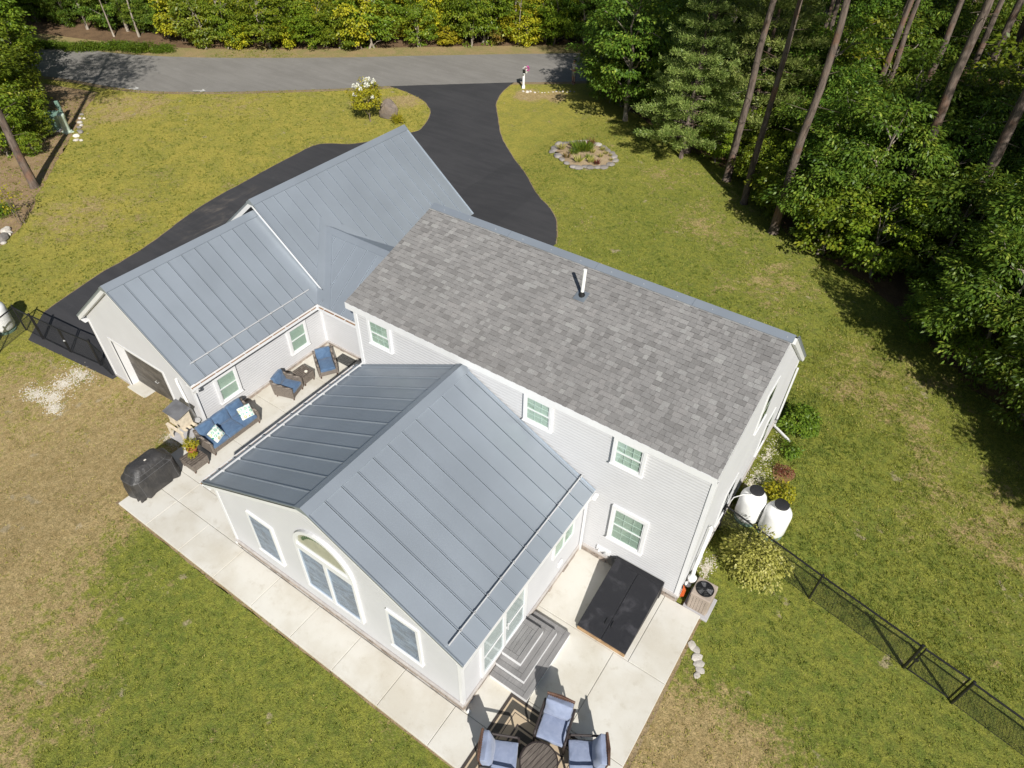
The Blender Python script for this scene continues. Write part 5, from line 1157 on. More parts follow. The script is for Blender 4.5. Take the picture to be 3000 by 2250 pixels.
def unit(rg, n):
    v = rg.normal(size=(n, 3)); return v/np.linalg.norm(v, axis=1, keepdims=True)
def sprays(rg, C, O, per, spread, flat_, ll, lw, droop, name, mat, tbase=None):
    """leaves set round each spray centre C (outward direction O): a flattened, drooping fan"""
    k = len(C); idx = np.repeat(np.arange(k), per); n = k*per
    a = rg.uniform(0, 2*np.pi, n); r = np.sqrt(rg.uniform(0, 1, n))*spread
    rad = np.stack([np.cos(a), np.sin(a), np.zeros(n)], 1)
    P = C[idx]+rad*r[:, None]; P[:, 2] += rg.normal(0, flat_, n)-.28*(r/spread)**2*spread
    D = rad*.8+O[idx]*.6+rg.normal(0, .38, (n, 3)); D[:, 2] -= droop
    Nn = np.array([0, 0, 1.])+rg.normal(0, .42, (n, 3))+O[idx]*.25
    tb = rg.uniform(0, 1, k) if tbase is None else tbase
    tone = np.clip(.45*tb[idx]+.55*rg.uniform(0, 1, n), 0, 1)
    return leaf_mesh(name, P, D, Nn, ll*rg.uniform(.7, 1.2, n), lw*rg.uniform(.7, 1.2, n), tone, mat)
def crown_pts(rg, k, rx, rz, zc, inner=.45, skirt=0.):
    """spray centres through an uneven crown: lobed outline, gaps, some inside"""
    d = unit(rg, k); lob = np.array([1+.34*mnoise.noise(Vector(x)*1.9+Vector((rx*3, k*.1, 0))) for x in d])
    lob = lob*np.array([1+.22*mnoise.noise(Vector(x)*4.3+Vector((5, rx, 0))) for x in d]); r = rg.uniform(inner, 1, k)**.6*lob
    C = d*r[:, None]*np.array([rx, rx, rz]); C[:, 2] += zc; O = d.copy(); O[:, 2] *= .35; return C, O
def limb(m, a, b, r0, r1, rg, k=4, bow=.15):
    a, b = Vector(a), Vector(b); L_ = (b-a).length; pts = []; rs = []
    for i in range(k+1):
        t = i/k; j = Vector(rg.normal(0, .035*L_, 3)) if 0 < i < k else Vector(); pts.append(a.lerp(b, t)+j+Vector((0,0,bow*L_*math.sin(math.pi*t)*.5))); rs.append(r0+(r1-r0)*t)
    m.tube(pts, rs, 6)
def broad(seed, H, rx, z0, k, per, ll, lw, mat, bark='bark_grey', spread=.5, stems=1, tr=.10, inner=.45, droop=.5, limbs=14):
    """(trunk mesh, crown mesh) of a broadleaf tree of height H, base at the origin"""
    rg = np.random.default_rng(seed); zc = (z0+H)/2; rz = (H-z0)/2; C, O = crown_pts(rg, k, rx, rz, zc, inner)
    C[:, 2] = np.maximum(C[:, 2], .25); cm = sprays(rg, C, O, per, spread, .07, ll, lw, droop, 'crown', MAT[mat])
    m = MB(); tops = []
    for s in range(stems):
        a = Vector((rg.normal(0, .12), rg.normal(0, .12), 0)) if stems > 1 else Vector((0,0,0)); b = Vector((rg.normal(0, .14)*rx, rg.normal(0, .14)*rx, H*.78))
        pts = [a.lerp(b, t)+Vector((rg.normal(0,.04*rx), rg.normal(0,.04*rx), 0))*(1 if 0 < t < 1 else 0) for t in (0,.12,.35,.6,.8,1)]; m.tube(pts, [tr*1.3, tr, tr*.85, tr*.6, tr*.4, tr*.18], 8); tops.append(pts)
    for i in rg.choice(k, min(limbs, k), replace=False):
        c = Vector(C[i]); p = tops[rg.integers(len(tops))]; zz = max(.15*H, c.z-rx*.45); f = min(.95, zz/(H*.78)); j = min(4, int(f*5)); s_ = p[j].lerp(p[j+1], .4); limb(m, s_, c, tr*.42, tr*.1, rg)
    return m.mesh('trunk'), cm
def plant_tree(name, meshes, bark, loc, rz, sc, label, cat, group=None):
    t = thing(name, loc, rz, label, cat, group); t.scale = (sc,)*3 if not isinstance(sc, tuple) else sc
    tm, cm = meshes
    if len(tm.materials) == 0: tm.materials.append(MAT[bark])
    link('trunk', tm, None, t)
    for p in tm.polygons: p.use_smooth = True
    link('crown', cm, None, t); return t
def pine_layers(seed, H, rx, z0, nl, nb, per, name='crown'):
    """white pine: tiers of up-curved boughs clothed in needle tufts"""
    rg = np.random.default_rng(seed); m = MB(); m.tube([(0,0,0), (.03,.02,H*.5), (0,0,H)], [.13,.085,.015], 8); C = []; O = []
    for i in range(nl):
        t = i/(nl-1); z = z0+(H-z0)*t; R = rx*(1-t)**.75*rg.uniform(.85,1.1)+.25
        for b in range(nb):
            a = 2*math.pi*(b+rg.uniform(-.3,.3))/nb+i*1.3; ln = R*rg.uniform(.65,1.1); u = Vector((math.cos(a), math.sin(a), 0)); tip = u*ln+Vector((0,0,z+.12*ln))
            m.tube([(0,0,z), tuple(u*ln*.5+Vector((0,0,z+.01*ln))), tuple(tip)], [.035*(1-t)+.012, .018, .006], 5)
            for s in np.linspace(.28, 1, max(3, int(ln*5.5))):
                for sd in (-1, 0, 1):
                    v = Vector((-u.y, u.x, 0))*sd*.34*(1.08-s)*ln*.8; C.append(tuple(u*ln*s+v+Vector((0,0,z+.12*ln*s*s+rg.normal(0,.05))))); O.append(tuple(u+Vector((-u.y,u.x,0))*sd*.7+Vector((0,0,.35))))
    C, O = np.array(C), np.array(O); k = len(C); idx = np.repeat(np.arange(k), per); n = k*per; P = C[idx]+rg.normal(0, .075, (n, 3)); D = O[idx]*.7+unit(rg, n)*.8; D[:, 2] += .15
    tb = rg.uniform(0, 1, k); cm = leaf_mesh(name, P, D, unit(rg, n), rg.uniform(.13,.22,n), .040, np.clip(.4*tb[idx]+.6*rg.uniform(0,1,n), 0, 1), MAT['needle'], .02)
    return m.mesh('trunk'), cm
def tall_pine(seed, H, z0, rx, r0):
    """high-crowned forest pine: bare trunk with dead stubs, crown well above the camera frame"""
    rg = np.random.default_rng(seed); m = MB(); n = 9; pts = [(rg.normal(0,.06)*(0 < i < n), rg.normal(0,.06)*(0 < i < n), H*i/n) for i in range(n+1)]; m.tube([(0,0,-.1), (0,0,.15)]+pts[1:], [r0*1.45, r0*1.1]+[r0*(1-.75*i/n) for i in range(1, n+1)], 10)
    for i in range(16):
        z = rg.uniform(2.5, z0); a = rg.uniform(0, 6.28); l_ = rg.uniform(.25,1.3); m.tube([(0,0,z), (math.cos(a)*l_, math.sin(a)*l_, z+rg.uniform(-.1,.25))], [.018,.005], 5)
    k = 130; d = unit(rg, k); C = d*(rg.uniform(.2,1,k)**.5)[:, None]*np.array([rx, rx, (H-z0)/2]); C[:, 2] += (H+z0)/2; per = 26; idx = np.repeat(np.arange(k), per); nn_ = k*per
    P = C[idx]+rg.normal(0, 1, (nn_, 3))*np.array([.5,.5,.13]); D = d[idx]*.6+unit(rg, nn_)*.9; cm = leaf_mesh('crown', P, D, unit(rg, nn_), rg.uniform(.3,.5,nn_), .10, rg.uniform(0,1,nn_), MAT['needle'], .02)
    for c in C[rg.choice(k, 22, replace=False)]: limb(m, (0,0,max(z0*.95, c[2]-.6)), c, .05, .012, rg, 3, .05)
    return m.mesh('trunk'), cm
def rot(i): return (i*2.399) % 6.283
# kinds shared by many trees
UND = [broad(11, 6.4, 2.5, .5, 135, 95, .20, .078, 'leaf', spread=.55, tr=.09), broad(12, 5.2, 2.2, .3, 115, 92, .19, .085, 'leaf', spread=.5, tr=.08, stems=2), broad(13, 7.6, 2.4, 1.2, 140, 92, .20, .075, 'leaf', spread=.55, tr=.10), broad(14, 4.0, 1.8, .2, 90, 92, .17, .075, 'leaf', spread=.45, tr=.06, stems=3)]
MPL = [broad(21, 5.0, 2.0, .5, 90, 55, .19, .13, 'leaf_mid', spread=.48, tr=.06, stems=2), broad(22, 3.6, 1.6, .3, 70, 55, .17, .12, 'leaf_mid', spread=.42, tr=.05, stems=2)]
YEL = [broad(31, 3.2, 1.5, .25, 60, 50, .18, .13, 'leaf_yellow', spread=.42, tr=.04, stems=3), broad(32, 2.2, 1.1, .1, 42, 46, .17, .12, 'leaf_yellow', spread=.36, tr=.03, stems=3), broad(33, 4.6, 1.7, .7, 75, 50, .19, .14, 'leaf_yellow', spread=.45, tr=.05, stems=2)]
RUS = broad(34, 1.6, 1.0, .05, 34, 42, .15, .09, 'leaf_rust', spread=.36, tr=.02, stems=4); FRN = broad(35, .7, .8, .0, 26, 46, .20, .06, 'fern', spread=.34, tr=.01, stems=3, droop=.2, limbs=4)
TALL = [tall_pine(41, 21, 13.2, 3.1, .21), tall_pine(42, 23, 13.8, 3.3, .25), tall_pine(43, 19, 12.8, 2.7, .17)]
HARD = [broad(51, 15, 3.6, 4.0, 130, 44, .36, .17, 'leaf_mid', spread=.85, tr=.16, limbs=20), broad(52, 17, 3.8, 5.0, 140, 44, .36, .17, 'leaf', spread=.9, tr=.18, limbs=20)]
W3 = [pine_layers(61, 9.5, 3.1, 1.3, 12, 7, 20)]
GR = 'understory trees of the right hand wood'; nid = [0]
def put(kind, name, meshes, bark, x, y, sc, label, group, cat='tree', rz=None):
    nid[0] += 1; return plant_tree(name, meshes, bark, (x, y, gh(x)), rot(nid[0]) if rz is None else rz, sc, label, cat, group)
# edge and depth of the right-hand wood: understory
und = []
def along(pl, step):
    out = []; acc = 0
    for a, b in zip(pl, pl[1:]):
        l_ = (b-a).length
        while acc < l_: out.append((a.lerp(b, acc/l_), (b-a).normalized())); acc += step
        acc -= l_
    return out
rr = random.Random(5)
for row, (dist, step, scl) in enumerate(((1.5,2.3,.85), (3.8,2.9,1.0), (6.8,3.4,1.1), (10.2,3.9,1.15), (14.5,4.4,1.2), (19.5,4.8,1.25), (25,5.2,1.3), (31,6,1.3))):
    for p, t in along(edge, step):
        n = Vector((-t.y, t.x, 0)); n = n if n.dot(Vector((.66,.75,0))) > 0 else -n
        c = p+n*(dist+rr.uniform(-.5,.5))+t*rr.uniform(-.6,.6)
        if (c-Vector((-.2,26.9,0))).length < 3.2 and row < 2: continue      # the white pine stands here
        if c.x < -9.5 and row < 2: continue
        if row == 0 and (rr.random() < .18 or -2 < c.x < 6.0): continue
        if row == 1 and -1 < c.x < 5.0: continue
        und.append((c.x, c.y, scl*rr.uniform(.8,1.2), row))
labs = {0: 'leafy green sapling on the sunlit edge of the right hand wood', 1: 'leafy green understory tree just inside the right hand wood'}
for i, (x, y, s, row) in enumerate(und):
    k = rr.choice((0,1,3)) if row == 0 else rr.choice((0,1,2,0)); mp = rr.random() < (.36 if x < 6 else .22)
    if mp: put('u', 'maple_tree', MPL[i % 2], 'bark_grey', x, y, s*1.1, 'brighter green maple among the understory of the right hand wood', 'bright maples of the right hand wood')
    else: put('u', 'understory_tree', UND[k], 'bark_grey', x, y, s, labs.get(row, 'dark green tree deep in the right hand wood'), GR+(' edge' if row == 0 else ' interior'))
for (x, y, s) in ((22.4,10.2,.95), (24.0,8.2,1.0), (25.6,11.5,1.2), (20.8,12.0,.8)): put('u', 'understory_tree', UND[rr.randrange(3)], 'bark_grey', x, y, s, labs[0], GR+' edge')
# the white pine and the broad tree at the mouth of the drive
put('p', 'white_pine', W3[0], 'bark', -.25, 26.9, 1.0, 'young white pine with pale layered boughs at the edge of the wood', None, rz=.4)
put('p', 'white_pine', W3[0], 'bark', 2.4, 30.2, 1.25, 'darker white pine standing behind the layered pale one', None, rz=2.2)
for i, (x, y, sc_) in enumerate(((1.6,27.6,.55), (3.4,26.6,.5), (4.6,25.6,.6), (5.6,24.2,.5), (2.4,29,.7), (4.8,27.6,.8), (6.6,25.4,.8))): put('u', 'maple_tree', MPL[i % 2], 'bark_grey', x, y, sc_, 'low bright sapling between the pine trunks at the lawn edge', 'low saplings between the pine trunks')
b_ = Q2(1840,782); put('u', 'oak_tree', broad(71, 8.6, 2.9, 1.0, 140, 58, .22, .12, 'leaf', spread=.5, tr=.14), 'bark_grey', b_.x, b_.y, 1.0, 'broad leafy tree overhanging the road end and the person', None, rz=1.0)
put('u', 'oak_tree', UND[0], 'bark_grey', b_.x-2.6, b_.y+2.9, .95, 'leafy tree nearest the road at the end of the wood', None, rz=4.0)
# tall pine trunks
pines = [(Q3(25,985),0,'first pine trunk from the left, rising behind the pale white pine'), (Q3(285,1168),0,'slender pine trunk second along the wood edge'), (Q3(395,1318),2,'thin pine trunk standing clear at the lawn edge'), (Q3(585,1508),0,'pine trunk whose base meets the shaded lawn corner')]
inner = [(at(2000+1180*KZ,760*KZ),2), (at(2000+1330*KZ,1150*KZ),0), (at(2000+1300*KZ,1540*KZ),1), (at(2000+1640*KZ,960*KZ),0), (at(2000+1720*KZ,990*KZ),1), (at(2000+1640*KZ,1740*KZ),1), (at(2000+860*KZ,520*KZ),2), (at(2000+760*KZ,720*KZ),2)]
for p, k, lab in pines: put('t', 'pine_tree', TALL[k], 'bark', p.x, p.y, 1.0, lab, None)
for p, k in inner: put('t', 'pine_tree', TALL[k], 'bark', p.x, p.y, 1.0, 'unseen tall pine added beyond the right edge to shade the wood', 'pine trunks inside the right hand wood')
for i in range(16):     # unseen hardwoods added beyond the right edge to deepen the wood's shade
    put('h', 'hardwood_tree', HARD[i % 2], 'bark_grey', 26.5+(i % 4)*2.9+rr.uniform(-.8,.8), 21+(i//4)*5.0+rr.uniform(-1,1), rr.uniform(1.0,1.25), 'unseen tall hardwood added beyond the right edge to shade the wood', 'unseen hardwoods added beyond the right edge')
for i in range(20):     # unseen canopy pines added beyond the right edge to shade the wood's interior
    x = rr.uniform(25, 42); y = rr.uniform(15, 32)
    put('t', 'pine_tree', TALL[i % 3], 'bark', x, y, rr.uniform(.9,1.1), 'unseen tall pine added beyond the right edge to shade the wood', 'pine trunks inside the right hand wood')
for i in range(26):
    x = rr.uniform(-8, 34); y = rr.uniform(36, 62)-.35*x
    if y < 33: continue
    put('t', 'pine_tree', TALL[i % 3], 'bark', x, y, rr.uniform(.9,1.1), 'unseen tall pine added beyond the right edge to shade the wood', 'pine trunks inside the right hand wood')
# woods across the road
fv = [Vector((p.x, p.y, 0)) for p in farc if -62 < p.x < -6]
G2_ = 'yellow bushes along the far side of the road'
for j, (dist, step, kinds) in enumerate(((2.4,1.5,(1,1,0)), (3.9,2.0,(0,2,0)), (6.0,2.2,(2,2,0)), (8.6,2.6,(2,2,2)))):
    for p, t in along(fv, step):
        n = Vector((-t.y, t.x, 0)); c = p+n*(dist+rr.uniform(-.5,.5))+t*rr.uniform(-.6,.6); u_ = rr.random()
        if j == 0 and (u_ < .25 or c.x < -43): continue
        if c.x < -43.5:
            if j == 0: continue
            put('m', 'roadside_tree', UND[rr.choice((0,1,3))], 'bark_grey', c.x, c.y+1.5, rr.uniform(.6,.9), 'dark green shaded tree at the far left beyond the road bend', 'shaded trees at the far left'); continue
        if c.x > -17:
            put('m', 'roadside_tree', UND[rr.choice((0,1,3))], 'bark_grey', c.x, c.y, rr.uniform(.7,1.0), 'dark green roadside tree beyond the end of the drive', 'dark trees beyond the end of the drive'); continue
        r_ = rr.random()
        if j == 0 and r_ < .12: put('s', 'rusty_bush', RUS, 'twig', c.x, c.y, rr.uniform(.7,1.2), 'low rusty orange bush on the far verge', 'rusty bushes on the far verge', 'bush')
        elif r_ < .62: put('y', 'yellow_bush', YEL[rr.choice(kinds)], 'twig', c.x, c.y, (rr.uniform(.55,1.3), rr.uniform(.55,1.3), rr.uniform(.5,1.35)), 'yellow leaved bush at the front of the woods across the road', G2_, 'bush')
        else: put('m', 'green_maple', MPL[rr.randrange(2)], 'bark_grey', c.x, c.y, (rr.uniform(.6,1.3), rr.uniform(.6,1.3), rr.uniform(.6,1.3)), 'green maple sapling among the yellow bushes across the road', 'green saplings across the road')
for x in np.linspace(215, 1080, 15):
    p = Q1(x, 318+rr.uniform(-14,6)+(x-200)*.02); put('f', 'weed_clump', FRN, 'twig', p.x, p.y, rr.uniform(.5,.9), 'bright green weed clump on the far verge at the left', 'green weed clumps on the far verge', 'plant')
for i in range(58):
    t = rr.random(); a = fv[int(t*(len(fv)-1))]; n = Vector((-.66,.75,0)); c = a+n*rr.uniform(7,26); put('h', 'hardwood_tree', HARD[i % 2], 'bark_grey', c.x, c.y, rr.uniform(.75,1.1), 'tall hardwood in the shade of the woods across the road', 'tall trees across the road')
bare = [broad(80+i, 7.5, 1.2, 4.5, 14, 20, .2, .12, 'leaf_mid', spread=.4, tr=.08) for i in range(2)]
for i, (x, y, s) in enumerate(((740,238,.8), (903,240,1.0), (1280,236,.7), (1400,196,1.9), (1500,168,1.2), (1560,200,.8), (1330,150,1.5))):
    p = Q1(x, y); put('b', 'bare_trunk', bare[i % 2], 'bark_grey', p.x, p.y, s, 'pale bare trunk standing between the yellow bushes', 'pale trunks across the road')
for i, (x, y, s) in enumerate(((508,212,1.3), (545,218,1.6), (1145,288,.7), (215,120,1.2), (90,60,1.4))):
    p = Q2(x, y); put('b', 'bare_trunk', bare[i % 2], 'bark_grey', p.x, p.y, s, 'pale bare trunk standing between the yellow bushes', 'pale trunks across the road')
for i in range(14):
    a = fv[int((i+.5)/14*(len(fv)-1)*.82)]; c = a+Vector((-.66,.75,0))*rr.uniform(3.2,6.5); put('b', 'bare_trunk', bare[i % 2], 'bark_grey', c.x, c.y, rr.uniform(.7,1.5), 'pale bare trunk standing between the yellow bushes', 'pale trunks across the road')
# left edge: tall pine, maples, thin shrub
p = Q1(228,1212); put('t', 'pine_tree', tall_pine(44, 18, 9.8, 3.2, .21), 'bark', p.x, p.y, 1.0, 'tall pine trunk at the left edge casting a long shadow', None)
for i, (x, y, s) in enumerate(((60,1010,.85), (130,900,.9), (40,800,1.1), (190,760,.95), (240,880,.6), (90,640,1.2), (-60,900,1.2), (-100,700,1.4), (30,520,1.3), (-40,380,1.5), (150,560,1.0), (215,1010,.42), (290,915,.35))):
    p = Q1(x, y); put('m', 'maple_tree', MPL[i % 2], 'bark_grey', p.x, p.y, s, 'yellow green maple crowding the left edge of the frame', 'maples at the left edge')
for i, (x, y) in enumerate(((-50,250), (40,330), (-160,500), (-240,700), (-150,200))):
    p = Q1(x, y); put('h', 'hardwood_tree', HARD[i % 2], 'bark_grey', p.x, p.y, rr.uniform(.65,.85), 'dark tall tree at the far left by the road bend', 'tall trees at the far left')
p = Q1(140,1452); put('s', 'thin_shrub', broad(90, 2.3, .9, .6, 16, 14, .13, .08, 'leaf_yellow', spread=.3, tr=.018, stems=5, limbs=12), 'twig', p.x, p.y, 1.0, 'thin many stemmed shrub with few leaves at the left edge', None, 'shrub')
p = Q1(20,1390); put('f', 'weed_clump', FRN, 'twig', p.x, p.y, .7, 'small green weed on the litter at the left edge', None, 'plant')
# hydrangea tree on the front lawn
p = Q2(190,788); hy = plant_tree('hydrangea_tree', broad(95, 2.5, 1.0, .9, 60, 34, .14, .085, 'leaf_yellow', spread=.26, tr=.035, limbs=18), 'twig', (p.x, p.y, p.z), .5, 1.0, 'small yellow leaved tree with white flower heads on the front lawn', 'tree')
rg = np.random.default_rng(3)
for i in range(17):
    a = rg.uniform(0, 6.28); f = rg.uniform(.35,1.0); z = 1.75+.75*math.sqrt(max(0, 1-f*f))+rg.uniform(-.25,.1); k = 46; c = np.array([math.cos(a)*f, math.sin(a)*f, z]); d = unit(rg, k); h = rg.uniform(0,1,k); P = c+d*np.array([.10,.10,.0])*(1-h*.7)[:, None]; P[:, 2] += h*.20
    link('flower_head', leaf_mesh('flower_head', P-d*.02, d, unit(rg, k), .085, .075, rg.uniform(0,1,k), MAT['petal'], .05), None, hy)
def shrub(name, p, meshes, sc, label, rz=0, cat='shrub', group=None): return plant_tree(name, meshes, 'twig', (p[0], p[1], gh(p[0])), rz, sc, label, cat, group)
p = Q2(370,800); shrub('round_shrub', p, broad(96, .62, .36, .0, 46, 34, .07, .045, 'leaf_yellow', spread=.13, tr=.02, stems=4, limbs=6), 1.0, 'small round clipped shrub next to the boulder')
shrub('variegated_shrub', (12.82,2.32), broad(97, 1.15, .68, .0, 120, 40, .085, .045, 'shrub_gold', spread=.17, tr=.02, stems=6, limbs=14), 1.12, 'pale gold variegated shrub beside the fence and propane tanks')
shrub('green_shrub', (12.15,8.75), broad(98, 1.2, .72, .0, 90, 36, .13, .075, 'fern', spread=.22, tr=.02, stems=5, limbs=10), .8, 'leafy green shrub at the front corner of the right gable')
shrub('seedling', (12.30,7.45), broad(99, .35, .30, .0, 16, 26, .10, .06, 'fern', spread=.14, tr=.008, stems=3, limbs=3), 1.0, 'small bright green plant beside the gravel strip')
shrub('seedling', (12.62,5.35), broad(100, .5, .40, .0, 24, 28, .10, .06, 'leaf_yellow', spread=.16, tr=.008, stems=3, limbs=3), 1.0, 'small yellow green plant just behind the propane tanks')
shrub('seedling', (12.42,6.45), broad(101, .25, .22, .0, 9, 22, .07, .035, 'leaf_red', spread=.12, tr=.006, stems=3, limbs=3), 1.0, 'tiny dark red plant in the mulch patch')
# potted plant
t = thing('potted_plant', (-3.62,-4.22,.38), 0, 'yellow leaved plant in a terracotta pot on the low wicker table', 'potted plant')
MB().lathe([(.10,0), (.13,.03), (.16,.20), (.175,.20), (.175,.24), (.155,.24), (.15,.20)], (0,0,0), 22).build('pot', MAT['terracotta'], t, smooth='auto')
cmesh = broad(102, .26, .17, .03, 20, 26, .06, .04, 'leaf_yellow', spread=.10, tr=.01, stems=3, limbs=3)[1]; o = link('foliage', cmesh, None, t); o.location = (0,0,.16)
o = link('foliage', cmesh, None, t); o.location = (.16,-.13,.0); o.scale = (.6,.6,.5)
# mailbox flowers
mbx = [o for o in bpy.data.objects if o.name == 'mailbox'][0]; rg = np.random.default_rng(8)
for mat_, c, r_, k in (('petal_pink',(.24,.10,1.32),.15,150), ('petal',(.08,-.05,1.38),.12,60), ('petal',(.13,.10,1.2),.10,50)):
    d = unit(rg, k); link('flowers', leaf_mesh('flowers', np.array(c)+d*r_*rg.uniform(.4,1,k)[:, None], d, unit(rg, k), .07, .06, rg.uniform(0,1,k), MAT[mat_], .05), None, mbx)
# flower bed plants
def tuft(seed, n, h, sp, mat, w_=.02):
    rg = np.random.default_rng(seed); a = rg.uniform(0, 6.28, n); r = np.sqrt(rg.uniform(0,1,n))*sp*.35; P = np.stack([np.cos(a)*r, np.sin(a)*r, np.zeros(n)], 1); D = np.stack([np.cos(a)*.55, np.sin(a)*.55, np.ones(n)], 1)+rg.normal(0,.22,(n,3)); return leaf_mesh('blades', P, D, unit(rg, n), h*rg.uniform(.6,1.1,n), w_, rg.uniform(0,1,n), MAT[mat], .05)
TF = {'g': tuft(1, 90, .5, .5, 'fern', .03), 'y': tuft(2, 50, .42, .3, 'shrub_gold', .035), 'r': tuft(3, 60, .34, .35, 'leaf_red', .03), 'o': tuft(4, 60, .35, .45, 'leaf_rust', .025)}
for i, (k, x, y, s, lab) in enumerate((('g',980,380,1.5,'tall green grass clump in the middle of the flower bed'), ('g',1080,400,1.6,'second tall green grass clump in the middle of the flower bed'), ('g',1180,390,1.3,'right hand green grass clump in the middle of the flower bed'), ('g',840,470,.9,'low green clump left of the flower bed centre'), ('y',510,340,1.1,'yellow spiky plant at the left of the flower bed'), ('y',790,230,.9,'yellow spiky plant at the back left of the flower bed'), ('y',960,680,1.3,'large yellow spiky plant at the front of the flower bed'), ('y',1290,690,1.0,'yellow spiky plant beside the dark red one'), ('r',1460,740,1.0,'dark red plant at the front of the flower bed'), ('r',1290,210,1.2,'red brown plant at the back of the flower bed'), ('o',1000,220,1.2,'rusty flower clump at the back of the flower bed'), ('o',650,560,1.0,'dry brown clump at the left front of the flower bed'), ('y',1350,430,.8,'small yellow plant right of the green clump'), ('y',1620,370,.8,'small yellow plant at the right back of the flower bed'), ('y',1700,470,.6,'tiny yellow plant at the right of the flower bed'), ('y',1560,550,.7,'small yellow plant at the right centre of the flower bed'), ('y',1830,520,.5,'tiny yellow plant at the far right of the flower bed'), ('y',1840,640,.5,'tiny yellow plant near the right front stone'), ('g',1240,590,.7,'trailing green plant below the green clump'))):
    p = fbq(x, y+40); o = link('bed_plant', TF[k]); o.location = (p.x, p.y, p.z+.08); o.scale = (s, s, s); o.rotation_euler = (0,0,i*1.7); tag(o, lab, 'plant', 'plants in the flower bed')
# ------------------------------------------------------------------ person at the end of the drive
pp = Q2(1502,548); pr = thing('person', (pp.x, pp.y, pp.z+.012), math.radians(-28), 'person in patterned shirt and khaki shorts standing in the shade holding a small controller', 'person')
def skin(name, pts, edges_, rad, mat, parent):
    me = bpy.data.meshes.new(name); me.from_pydata(pts, edges_, []); o = link(name, me, mat, parent); m = o.modifiers.new('skin', 'SKIN'); m.use_smooth_shade = True
    for v, r in zip(me.skin_vertices[0].data, rad): v.radius = (r, r)
    me.skin_vertices[0].data[0].use_root = True; sub(o, 1); return o
# faces local -y
bp = [(0,0,.93), (0,.01,1.10), (0,.0,1.30), (0,.01,1.44), (0,-.01,1.52), (0,-.03,1.63), (0,-.02,1.72), (.19,.0,1.40), (.25,.02,1.14), (.14,-.20,1.06), (.06,-.27,1.07), (-.19,.0,1.40), (-.25,.02,1.14), (-.14,-.20,1.06), (-.06,-.27,1.07), (.10,0,.88), (.115,-.01,.50), (.12,.02,.08), (.13,-.13,.045), (-.10,0,.88), (-.115,-.01,.50), (-.12,.02,.08), (-.13,-.13,.045)]
be = [(0,1), (1,2), (2,3), (3,4), (4,5), (5,6), (3,7), (7,8), (8,9), (9,10), (3,11), (11,12), (12,13), (13,14), (0,15), (15,16), (16,17), (17,18), (0,19), (19,20), (20,21), (21,22)]
skin('body', bp, be, [.13,.125,.145,.09,.055,.10,.085,.06,.045,.038,.035,.06,.045,.038,.035,.09,.06,.045,.04,.09,.06,.045,.04], MAT['skin'], pr)
skin('shirt', [(0,0,.90), (0,.01,1.10), (0,0,1.30), (0,.01,1.43), (.20,0,1.40), (.255,.02,1.20), (-.20,0,1.40), (-.255,.02,1.20)], [(0,1), (1,2), (2,3), (3,4), (4,5), (3,6), (6,7)], [.155,.145,.165,.10,.08,.065,.08,.065], MAT['shirt'], pr)
skin('shorts', [(0,0,.96), (0,0,.86), (.11,0,.80), (.12,-.01,.52), (-.11,0,.80), (-.12,-.01,.52)], [(0,1), (1,2), (2,3), (1,4), (4,5)], [.145,.14,.11,.085,.11,.085], MAT['shorts'], pr)
skin('hair', [(0,.02,1.74), (0,.03,1.66), (0,.05,1.56)], [(0,1), (1,2)], [.10,.108,.07], MAT['hair'], pr)
for s in (-1, 1):
    skin('sock', [(s*.119,.015,.30), (s*.12,.02,.08)], [(0,1)], [.056,.05], MAT['boots'], pr); skin('shoe', [(s*.12,.04,.045), (s*.13,-.14,.035)], [(0,1)], [.05,.045], MAT['shorts'], pr)
    MB().lathe([(.006,0), (.012,.008), (.0,.014)], (s*.035,-.125,1.655), 8).build('eye', MAT['near_black'], pr)
    for k in range(4): MB().tube([(s*(.065+.014*k),-.285,1.085-.006*k), (s*(.050+.014*k),-.315,1.075), (s*(.045+.014*k),-.31,1.05)], .008, 6).build('finger', MAT['skin'], pr)
    MB().tube([(s*.05,-.27,1.09), (s*.04,-.295,1.105), (s*.03,-.31,1.10)], .009, 6).build('thumb', MAT['skin'], pr)
MB().add([(-.012,-.13,1.645), (.012,-.13,1.645), (0,-.155,1.605), (0,-.125,1.68)], [(0,2,1), (0,3,2), (1,2,3)]).build('nose', MAT['skin'], pr); MB().box(-.03, .03, -.127, -.12, 1.565, 1.575).build('mouth', MAT['boots'], pr)
o = MB().box(-.09, .09, -.03, .03, -.02, .02).build('remote_controller', MAT['cream'], bevel=.01, seg=2); o.location = Vector((pp.x, pp.y, pp.z+.012))+Matrix.Rotation(math.radians(-28), 3, 'Z') @ Vector((0,-.30,1.10)); o.rotation_euler = (.4,0,math.radians(-28)); tag(o, 'small white controller held by the person', 'controller')

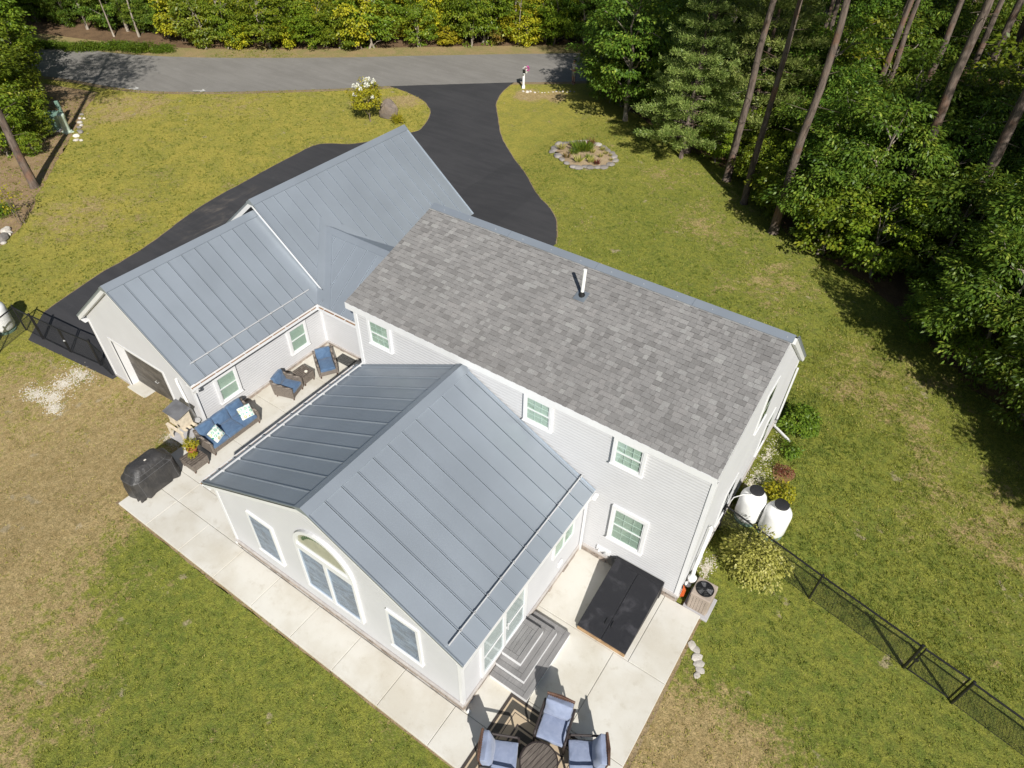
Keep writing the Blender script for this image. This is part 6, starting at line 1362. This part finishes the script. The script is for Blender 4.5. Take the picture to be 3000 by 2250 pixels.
# ------------------------------------------------------------------ standing grass blades over the lawn
def inpoly(X, Y, poly):
    P_ = np.array([(p[0], p[1]) for p in poly]); ins = np.zeros(len(X), bool); j = len(P_)-1
    for i in range(len(P_)):
        xi, yi = P_[i]; xj, yj = P_[j]
        if yi != yj: ins ^= ((yi > Y) != (yj > Y)) & (X < (xj-xi)*(Y-yi)/(yj-yi)+xi)
        j = i
    return ins
DRV = drc+tail+dlc[::-1]; ROADP = nearc+farc[::-1]; WOOD = offs(edge, 1.3)+[Vector((24,6,0)), Vector((60,-5,0)), Vector((80,80,0)), Vector((12,62,0))]
def lawn_blades(seed, n, x0, x1, y0, y1, ln, wd, label):
    rg = np.random.default_rng(seed); X = rg.uniform(x0, x1, n); Y = rg.uniform(y0, y1, n)
    # blades gather in clumps
    cl = rg.integers(0, n//9, n); cx = rg.uniform(x0, x1, n//9); cy = rg.uniform(y0, y1, n//9); near_ = rg.random(n) < .75
    X = np.where(near_, cx[cl]+rg.normal(0, .035, n), X); Y = np.where(near_, cy[cl]+rg.normal(0, .035, n), Y)
    dry = np.zeros(n)
    for c, r0, r1, a in DRY: d = np.hypot(X-c[0], Y-c[1]); dry += a*np.clip(1-(d-r0)/(r1-r0), 0, 1)
    mm = np.array([mnoise.noise((x*.9, y*.9, 0))+.6*mnoise.noise((x*2.6, y*2.6, 5)) for x, y in zip(X, Y)]); dry = dry*2.4-mm*.9
    ok = rg.random(n) > np.clip(dry, 0, .93)
    ok &= ~((X > -10.2) & (X < .3) & (Y > -3.15) & (Y < 11.2)) & ~((X > -.1) & (X < L+.06) & (Y > -.1) & (Y < 8.6)) & ~((X > PX0-.03) & (X < PX1+.03) & (Y > PY-.02) & (Y < .1)) & ~((X > -4.6) & (X < .3) & (Y < 2.6) & (Y > PY-.02))
    ok &= ~inpoly(X, Y, DRV) & ~inpoly(X, Y, ROADP) & ~inpoly(X, Y, WOOD)
    X, Y, dry = X[ok], Y[ok], dry[ok]; k = len(X); Z = np.array([gh(x) for x in X])
    D = rg.normal(0, .55, (k, 3)); D[:, 2] = 1.0; tone = np.clip(.34+.5*dry+rg.normal(0, .22, k), 0, 1)
    me = leaf_mesh('grass', np.stack([X, Y, Z-.005], 1), D, unit(rg, k), ln*rg.uniform(.5, 1.2, k), wd, tone, MAT['blade'], .05); o = link('grass', me); tag(o, label, 'grass', kind='stuff')
MAT['blade'] = m_leaf('grass_blade', (.125,.175,.027), (.33,.33,.05), (.62,.48,.2), .3, .7)
lawn_blades(1, 150000, -15, 22, -14, 3.2, .075, .016, 'short mixed green and straw grass of the back yard')
lawn_blades(2, 90000, 11.4, 21, 2.5, 17, .075, .018, 'short green grass of the side yard by the fence')
lawn_blades(3, 90000, -8, 14, 8.5, 30, .085, .026, 'sunlit yellow green grass of the right hand lawn')
lawn_blades(4, 90000, -38, -14, -3.5, 27, .09, .03, 'yellow green grass of the front lawn')
